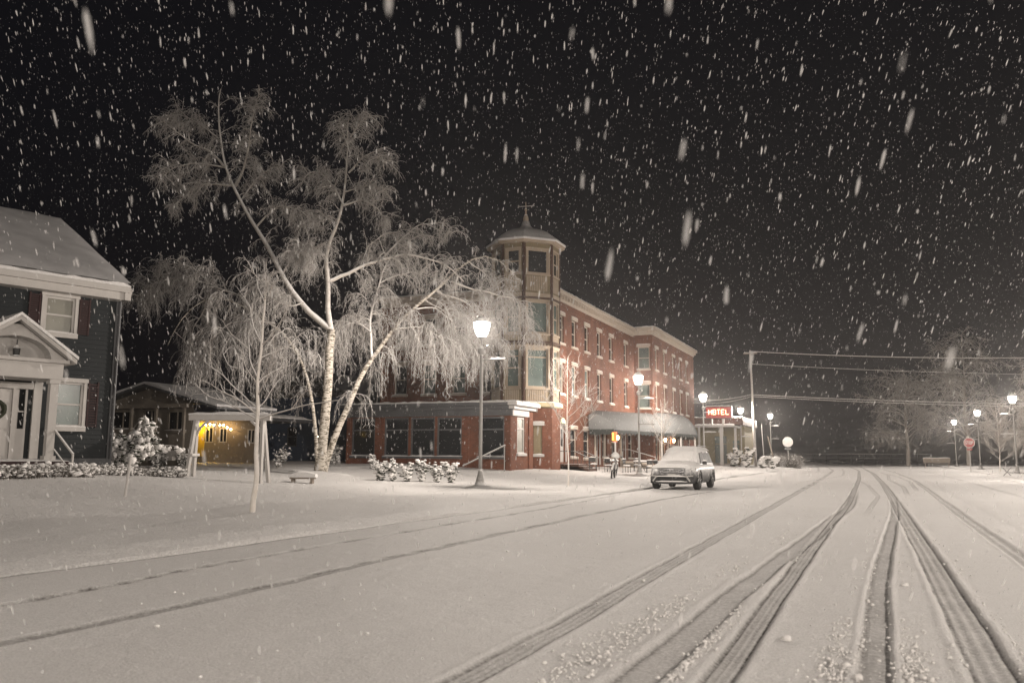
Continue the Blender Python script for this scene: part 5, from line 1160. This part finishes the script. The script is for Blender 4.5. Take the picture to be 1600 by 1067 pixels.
# ================================================================ PARKED CAR
def suv():
    t = thing('parked_car', 'snow-covered grey SUV parked at the left kerb facing the camera', 'car', (0, 0, 0))
    SEC = [(0.0, .76, .94, .66), (.10, .90, 1.0, .78), (.40, .965, 1.05, .86), (.85, .985, 1.09, .89), (1.35, .99, 1.13, .90), (2.5, .99, 1.13, .92), (4.3, .985, 1.12, .92), (4.8, .96, 1.08, .88), (5.0, .86, .98, .76)]
    def half(hm, zt, ht): return [(0, zt + .03), (ht * .55, zt + .02), (ht * .92, zt - .02), (hm - .03, zt - .12), (hm, zt - .28), (hm, .62), (hm - .02, .38), (hm - .14, .26), (0, .24)]
    vs = []; 
    for (y, hm, zt, ht) in SEC:
        h_ = half(hm, zt, ht); ring = [(x, y, z) for x, z in h_] + [(-x, y, z) for x, z in h_[-2:0:-1]]; vs += ring
    n = len(ring); fs = [(i * n + k, i * n + (k + 1) % n, (i + 1) * n + (k + 1) % n, (i + 1) * n + k) for i in range(len(SEC) - 1) for k in range(n)] + [tuple(range(n - 1, -1, -1)), tuple((len(SEC) - 1) * n + k for k in range(n))]
    body = MB().add(vs, fs).build('body', M_CAR, t, True)
    # cabin with windscreen, roof, side glass
    CAB = [(1.25, .90, 1.10, .86), (1.75, .90, 1.44, .76), (2.12, .90, 1.66, .70), (2.5, .90, 1.73, .69), (3.4, .90, 1.76, .70), (4.3, .90, 1.73, .69), (4.75, .88, 1.62, .66), (4.97, .84, 1.06, .80)]
    vs = []
    for (y, hb, zt, ht) in CAB:
        ring = [(-hb, y, 1.02), (-hb, y, 1.06), (-ht, y, zt - .07), (-ht * .86, y, zt - .015), (-ht * .4, y, zt + .015), (ht * .4, y, zt + .015), (ht * .86, y, zt - .015), (ht, y, zt - .07), (hb, y, 1.06), (hb, y, 1.02)]; vs += ring
    n = 10; fs = [(i * n + k, i * n + (k + 1) % n, (i + 1) * n + (k + 1) % n, (i + 1) * n + k) for i in range(len(CAB) - 1) for k in range(n)] + [tuple(range(n - 1, -1, -1)), tuple((len(CAB) - 1) * n + k for k in range(n))]
    MB().add(vs, fs).build('cabin', M_CAR, t, True)
    # side windows (left and right), half frosted
    for sg in (-1, 1):
        for (y0, y1, y2, y3) in ((1.75, 2.2, 2.9, 2.9), (2.98, 2.98, 3.85, 3.85), (3.93, 3.93, 4.55, 4.45)):
            MB().add([(sg * .905, y0, 1.10), (sg * .745, y1, 1.55), (sg * .735, y3, 1.60), (sg * .905, y2, 1.10), (sg * .88, y0, 1.10), (sg * .72, y1, 1.55), (sg * .71, y3, 1.60), (sg * .88, y2, 1.10)], [(0, 1, 2, 3), (7, 6, 5, 4), (0, 4, 5, 1), (1, 5, 6, 2), (2, 6, 7, 3), (3, 7, 4, 0)]).build('side_window', mat('frosted_glass', (.10, .10, .10), .5, .6, 7., dust=0), t)
    # snow lying on bonnet, windscreen and roof
    def cover(name, rows, cols, f):
        v_ = []; 
        for i in range(rows + 1):
            for j in range(cols + 1):
                a, b = i / rows, j / cols; x, y, z = f(a, b); e = min(1, min(a, 1 - a, b, 1 - b) * 9); v_.append((x, y, z + .085 * e ** .5 + .012 * math.sin(i * 1.9 + j * 1.1) * e - .02 * (1 - e)))
        c = cols + 1; MB().add(v_, [(i * c + j, i * c + j + 1, (i + 1) * c + j + 1, (i + 1) * c + j) for i in range(rows) for j in range(cols)]).build(name, M_SNOW, t, True)
    cover('bonnet_snow', 12, 14, lambda a, b: ((b - .5) * 2 * (.80 + .10 * a), -.03 + a * 1.40, .95 + .20 * a ** .6 - .05 * abs(b - .5) ** 3 * 8))
    cover('windscreen_snow', 8, 14, lambda a, b: ((b - .5) * 2 * (.84 - .15 * a), 1.26 + .92 * a, 1.12 + .56 * a ** .92 - .03 * abs(b - .5) * 2))
    cover('roof_snow', 12, 12, lambda a, b: ((b - .5) * 2 * .74, 2.08 + 2.65 * a, 1.66 + .10 * math.sin(min(1, a * 3 + .1) * 1.57) - .05 * (abs(b - .5) * 2) ** 3 - .08 * max(0, a - .8) * 5 * .5))
    # face: upper grille, lamps, lower intake with framing wings, plate
    F = lambda u, v, d: (u, -d - .0, v)
    gr = MB().fbox(F, -.52, .52, .70, .90, -.05, .012).build('grille', mat('black_plastic', (.012, .012, .012), .5, .2, 5., dust=.9, dust_edge=(.5, .9)), t)
    for z in (.74, .80, .86): MB().fbox(F, -.51, .51, z - .009, z + .009, .013, .03).build('grille_bar', M_CHROME, gr)
    MB().lathe([(.001, 0), (.075, 0), (.075, .02), (.001, .02)], (0, 0, 0), 12)
    em = MB(); em.tube([(.075 * math.cos(a), -.035, .80 + .075 * math.sin(a)) for a in np.linspace(0, 6.28, 13)[:-1]], .009, 4, True); em.fbox(F, -.045, -.035, .77, .86, .025, .04).fbox(F, .035, .045, .77, .86, .025, .04); em.build('round_emblem', M_CHROME, gr)
    for sg in (-1, 1):
        hl = MB().add([(sg * .53, -.015, .72), (sg * .86, .06, .74), (sg * .955, .36, .80), (sg * .94, .38, .92), (sg * .82, .06, .91), (sg * .53, -.015, .90), (sg * .53, .1, .72), (sg * .84, .2, .74), (sg * .84, .2, .91), (sg * .53, .1, .90)], [(0, 1, 4, 5), (1, 2, 3, 4), (6, 7, 8, 9), (0, 6, 9, 5)]).build('headlight', mat('headlight_glass', (.22, .22, .22), .2, .4, 12., spec=.6), t)
        MB().beam((sg * .58, -.025, .885), (sg * .84, .05, .895), .02).build('light_bar', M_CHROME, hl)
        MB().add([(sg * .62, -.03, .60), (sg * .92, .06, .52), (sg * .90, .04, .44), (sg * .78, -.03, .34), (sg * .50, -.045, .36), (sg * .66, -.04, .46)], [(0, 1, 2, 3, 4, 5)]).build('bumper_wing', M_DARKM, t)
        MB().beam((sg * .90, .02, .60), (sg * .56, -.05, .56), .045).beam((sg * .62, -.05, .58), (sg * .78, -.05, .36), .05).build('chrome_trim', M_METAL, t)
        MB().fbox(lambda u, v, d: (u, v, d), min(sg * .99, sg * 1.17), max(sg * .99, sg * 1.17), 1.62, 1.74, 1.06, 1.20).build('mirror', M_DARKM, t)
        MB().add(*snowpad(lambda u, v, d: (u, d, v), min(sg * .98, sg * 1.17), max(sg * .98, sg * 1.17), 1.20, 1.61, 1.75, .07)).build('mirror_snow', M_SNOW, t)
    MB().fbox(F, -.60, .60, .36, .55, -.04, .014).build('lower_intake', MATS['black_plastic'], t)
    MB().add(*snowpad(F, -.62, .62, .555, -.02, .08, .06)).build('bumper_snow', M_SNOW, t)
    MB().add(*snowpad(F, -.66, .66, .34, -.02, .07, .05)).build('lip_snow', M_SNOW, t)
    MB().fbox(F, -.16, .16, .56, .68, .02, .04).build('number_plate', M_METAL, t)
    for sg in (-1, 1):
        for y in (.98, 4.0):
            w = thing_part('wheel', (0, 0, 0), t)
            T_ = MB(); prof = [(.22, -.13), (.33, -.13), (.37, -.10), (.375, 0), (.37, .10), (.33, .13), (.22, .13)]
            vs = []; nn = 20
            for (r_, o_) in prof:
                for k in range(nn): a = 2 * math.pi * k / nn; vs.append((sg * .87 + o_, y + r_ * math.cos(a), .375 + r_ * math.sin(a)))
            fs = [(i * nn + k, i * nn + (k + 1) % nn, (i + 1) * nn + (k + 1) % nn, (i + 1) * nn + k) for i in range(len(prof) - 1) for k in range(nn)]
            T_.add(vs, fs).build('tyre', M_TYRE, w, True)
            rm = MB()
            for k in range(5):
                a = 2 * math.pi * k / 5 + .3; rm.beam((sg * .985, y, .375), (sg * .985, y + .25 * math.cos(a), .375 + .25 * math.sin(a)), .06, .03)
            rm.tube([(sg * .975, y + .245 * math.cos(a), .375 + .245 * math.sin(a)) for a in np.linspace(0, 2 * math.pi, 17)[:-1]], .022, 5, True); rm.build('rim', M_CHROME, w)
            MB().add([(sg * .90, y + .23 * math.cos(a), .375 + .23 * math.sin(a)) for a in np.linspace(0, 2 * math.pi, 17)[:-1]], [tuple(range(16))]).build('brake', MATS['black_plastic'], w)
            ar = MB().tube([(sg * .985, y + .44 * math.cos(a), .375 + .44 * math.sin(a)) for a in np.linspace(-.25, math.pi + .25, 14)], .045, 6).build('wheel_arch', MATS['black_plastic'], t)
    for sg in (-1, 1): MB().tube([(sg * .62, 2.4, 1.86), (sg * .62, 4.4, 1.86)], .022, 5).build('roof_rail', M_DARKM, t)
    return t
def thing_part(name, loc, parent):
    o = bpy.data.objects.new(name, None); C.objects.link(o); o.parent = parent; return o
car = suv(); car.location = (-8.02, 35.8, 0)

# ================================================================ BICYCLE, TABLES, CHAIRS, BENCHES
def bicycle():
    t = thing('bicycle', 'old bicycle caked with snow standing left of the second street lamp', 'bicycle', (0, 0, 0))
    for (y, nm) in ((0, 'front'), (1.15, 'rear')):
        w = thing_part('wheel', (0, 0, 0), t)
        MB().tube([(0, y + .36 * math.cos(a), .37 + .36 * math.sin(a)) for a in np.linspace(0, 2 * math.pi, 25)[:-1]], .035, 6, True).build('tyre', M_TYRE, w, True)
        s_ = MB()
        for k in range(9): a = k * math.pi / 4.5; s_.tube([(0, y, .37), (0, y + .34 * math.cos(a), .37 + .34 * math.sin(a))], .009, 4)
        s_.build('spokes', M_FROST2, w)
        MB().tube([(0, y + .40 * math.cos(a), .37 + .40 * math.sin(a)) for a in np.linspace(.3, math.pi - .2, 12)], .05, 6).build('mudguard_snow', M_CRUST, t, True)
    f = MB(); f.tube([(0, 0, .37), (0, .22, 1.0)], .03, 6).tube([(0, .18, .85), (0, .62, .42)], .03, 6).tube([(0, .20, .92), (0, .78, .92)], .035, 6).tube([(0, .62, .42), (0, .82, 1.0)], .03, 6).tube([(0, .62, .42), (0, 1.15, .37)], .022, 6).tube([(0, .78, .88), (0, 1.15, .37)], .022, 6); f.build('frame', M_DARKM, t)
    MB().tube([(-.30, .42, 1.08), (-.22, .26, 1.14), (0, .24, 1.08), (.22, .26, 1.14), (.30, .42, 1.08)], .028, 6).build('handlebar', M_DARKM, t)
    MB().lathe([(.05, 0), (.12, .04), (.13, .10), (.08, .17), (.02, .19)], (0, .82, 1.0), 8).build('saddle', M_CRUST, t, True)
    MB().lathe([(.10, 0), (.20, .05), (.20, .16), (.12, .26), (.02, .30)], (0, .08, 1.02), 9).build('basket_snow', M_CRUST, t, True)
    MB().tube([(0, .2, .95), (0, .5, .99), (0, .78, .96)], .05, 6).build('frame_snow', M_CRUST, t, True)
    return t
bk = bicycle(); bk.location = (-13.9, 46.9, gz(-13.9, 46.9)); bk.rotation_euler = (R(0), R(9), R(9)); bk.scale = (1.15, 1.15, 1.15)
def cafe_table(label):
    t = thing('patio_table', label, 'table', (0, 0, 0), 'round patio tables under the hotel awning')
    MB().lathe([(.55, .70), (.55, .74)], (0, 0, 0), 14).build('tabletop', M_DARKM, t); MB().lathe([(.56, .741), (.54, .82), (.40, .87), (.1, .885)], (0, 0, 0), 14).build('snow_cap', M_SNOW, t, True)
    for k in range(3): a = k * 2.09; MB().tube([(0, 0, .7), (.38 * math.cos(a), .38 * math.sin(a), 0)], .02, 5).build('leg', M_DARKM, t)
    return t
def cafe_chair(label):
    t = thing('patio_chair', label, 'chair', (0, 0, 0), 'patio chairs under the hotel awning')
    MB().box(-.22, .22, -.22, .22, .43, .46).build('seat', M_DARKM, t); MB().add(*snowpad(lambda u, v, d: (u, d, v), -.22, .22, .46, -.22, .22, .11)).build('snow_cap', M_SNOW, t)
    for (x, y) in ((-.2, -.2), (.2, -.2), (-.2, .2), (.2, .2)): MB().tube([(x, y, 0), (x, y, .43 if y < 0 else .92)], .018, 4).build('leg', M_DARKM, t)
    MB().box(-.2, .2, .185, .215, .62, .92).build('backrest', M_DARKM, t); MB().add(*snowpad(lambda u, v, d: (u, d, v), -.22, .22, .93, .15, .25, .07)).build('snow_cap', M_SNOW, t)
    return t
tb = None
for i, (x, y, lab) in enumerate([(-17.4, 58.6, 'snow-topped round patio table in front of the lit red panel, leftmost of the tables'), (-16.3, 62.5, 'snow-topped round patio table behind the bicycle'), (-15.6, 66.5, 'snow-topped round patio table right behind the second street lamp'), (-15.2, 70.8, 'snow-topped round patio table near the hotel steps')]):
    t = tb = cafe_table(lab) if tb is None else copy_tree(tb)
    t['label'] = lab; t.location = (x, y, gz(x, y))
cb = None
CH = [(-18.4, 57.6, 30, 'snow-covered patio chair nearest the hotel side door'), (-17.2, 57.3, 170, 'snow-covered patio chair on the near side of the leftmost table'), (-16.5, 59.4, 80, 'snow-covered patio chair between the leftmost table and the bicycle'), (-15.4, 61.6, 200, 'snow-covered patio chair just behind the bicycle'),
      (-16.9, 63.7, 10, 'snow-covered patio chair on the far side of the table behind the bicycle'), (-14.9, 65.4, 150, 'snow-covered patio chair left of the second lamp post'), (-14.7, 69.6, 190, 'snow-covered patio chair right of the second lamp post'), (-16.3, 71.6, 40, 'snow-covered patio chair beside the hotel steps')]
for (x, y, a, lab) in CH:
    t = cb = cafe_chair(lab) if cb is None else copy_tree(cb)
    t['label'] = lab; t.location = (x, y, gz(x, y)); t.rotation_euler = (0, 0, R(a))
pb = thing('park_bench', 'dim snowed bench left of the smallest right hand street lamp', 'bench', (7.0, 133, .1))
Fz = lambda u, v, d: (5.6 + u, 133 - d, .12 + v)
MB().fbox(Fz, 0, 3.4, .45, .52, -.25, .25).build('seat', M_WOOD, pb); MB().fbox(Fz, 0, 3.4, .62, 1.25, -.30, -.24).build('backrest', M_WOOD, pb); MB().add(*snowpad(Fz, 0, 3.4, 1.25, -.32, -.22, .08)).build('snow_cap', M_SNOW, pb)
for u in (.2, 3.1): MB().fbox(Fz, u, u + .1, -.2, .45, -.22, .22).build('leg', M_WOOD, pb)
rl = thing('shore_railing', 'faint dark railing along the shore at the end of the street', 'railing', (-8, 186, -.1))
for i in range(14): MB().box(-22 + i * 2.4, -21.9 + i * 2.4, 186, 186.1, -.3, 2.0).build('post', M_DARKM, rl)
MB().box(-22, 9.3, 186.0, 186.08, 2.002, 2.12).box(-22, 9.3, 186.01, 186.06, 1.2, 1.28).build('rail', M_METAL, rl)
bs = thing('fallen_branch', 'small dark broken twig cross sticking out of the snow at the right verge', 'branch', (8.75, 74, .12))
MB().tube([(8.5, 74, .10), (9.05, 74.1, .75)], .035, 4).tube([(9.0, 74, .10), (8.5, 74.1, .70)], .03, 4).tube([(8.6, 74, .45), (9.15, 74., .35)], .025, 4).build('twig', M_DARKM, bs)

# ================================================================ FALLING SNOW
def falling_snow():
    n = 150000
    u = rng.uniform(-.85, .85, n); v = rng.uniform(-.52, .62, n)
    d = np.where(rng.uniform(0, 1, n) < .10, 1.3 + 10.7 * rng.uniform(0, 1, n) ** (1 / 2.6), 9 + 62 * rng.uniform(0, 1, n) ** (1 / 1.9))
    a = R(23.15); fx, fy = -math.sin(a), math.cos(a); rx_, ry_ = math.cos(a), math.sin(a)
    d[:45] = rng.uniform(1.0, 2.3, 45); v[:45] = rng.uniform(-.05, .55, 45)
    P = np.stack([d * (fx + u * rx_), d * (fy + u * ry_), 1.4 + d * (.13 + v)], 1)
    k = (P[:, 2] > .15 + np.where(P[:, 0] < -14, .7, 0)) & (P[:, 2] < 23); k &= ~((P[:, 0] < -20.3) & (P[:, 1] > 46)) & ~((P[:, 0] < -24.5) & (P[:, 1] < 30) & (P[:, 2] < 9))
    P = P[k]; d = d[k]; n = len(P)
    ax = np.array([-.34, .62, -1.0]) + rng.normal(0, .07, (n, 3)) + np.array([.12, .05, 0]) * vnoise(P[:, 0], P[:, 1], 4, 4)[:, None]
    s = .0026 * np.minimum(rng.lognormal(0, .5, n), 2.2) * (1 + .012 * np.clip(d - 6, 0, 50))
    el = np.where(d < 2.4, rng.uniform(4, 8, n), rng.uniform(1.5, 8, n)) * np.where(d < 2.6, 1.15, 1)
    V0 = np.array([(0, 0, 1), (.8, .1, .45), (.9, -.1, -.4), (0, 0, -1), (-.85, .1, -.45), (-.8, 0, .4), (.1, .8, .4), (-.1, .9, -.4), (.1, -.85, -.45), (0, -.8, .45)])
    Ft = np.array([(0, 5, 4), (0, 4, 3), (0, 3, 2), (0, 2, 1), (0, 9, 8), (0, 8, 3), (0, 3, 7), (0, 7, 6)])
    V = V0[None] * s[:, None, None] * np.stack([np.ones(n), np.ones(n), el], 1)[:, None, :] * (1 + rng.normal(0, .12, (n, 10, 1)))
    z = unit(ax); x = unit(np.cross(z, rng.normal(0, 1, (n, 3)))); y = np.cross(z, x)
    V = V[..., 0:1] * x[:, None] + V[..., 1:2] * y[:, None] + V[..., 2:3] * z[:, None] + P[:, None]
    F = Ft[None] + (np.arange(n) * 10)[:, None, None]
    m, t, p = new_mat('snow_flakes'); p.inputs['Base Color'].default_value = (.80, .79, .78, 1); p.inputs['Roughness'].default_value = .9
    tl = N(t, 'ShaderNodeBsdfTranslucent'); tl.inputs[0].default_value = (.80, .79, .78, 1); mx = N(t, 'ShaderNodeMixShader'); mx.inputs[0].default_value = .45
    t.links.new(p.outputs[0], mx.inputs[1]); t.links.new(tl.outputs[0], mx.inputs[2]); tp = N(t, 'ShaderNodeBsdfTransparent'); m3 = N(t, 'ShaderNodeMixShader'); m3.inputs[0].default_value = .38   # lacy flakes let some of what is behind show
    t.links.new(mx.outputs[0], m3.inputs[1]); t.links.new(tp.outputs[0], m3.inputs[2]); t.links.new(m3.outputs[0], t.nodes['Material Output'].inputs[0])
    o = fast_mesh('falling_snow', V.reshape(-1, 3), F.reshape(-1, 3), m); tag(o, 'snowflakes falling through the night air over the whole street', 'snow', kind='stuff')
falling_snow()

# ================================================================ SNOWY AIR
hz = MB().box(-3200, 3200, -460, 3700, -4.6, 25.0).build('haze', M_SNOW)
hm = bpy.data.materials.new('snowy_air'); hm.use_nodes = True; t = hm.node_tree; t.nodes.clear()
out = t.nodes.new('ShaderNodeOutputMaterial'); pv = t.nodes.new('ShaderNodeVolumePrincipled'); pv.inputs['Color'].default_value = (.93, .91, .90, 1); pv.inputs['Density'].default_value = HAZE; pv.inputs['Anisotropy'].default_value = .72
t.links.new(pv.outputs[0], out.inputs['Volume']); hz.data.materials.clear(); hz.data.materials.append(hm); tag(hz, kind='stuff'); tag(hz, 'thin snowy haze filling the night air', 'haze')
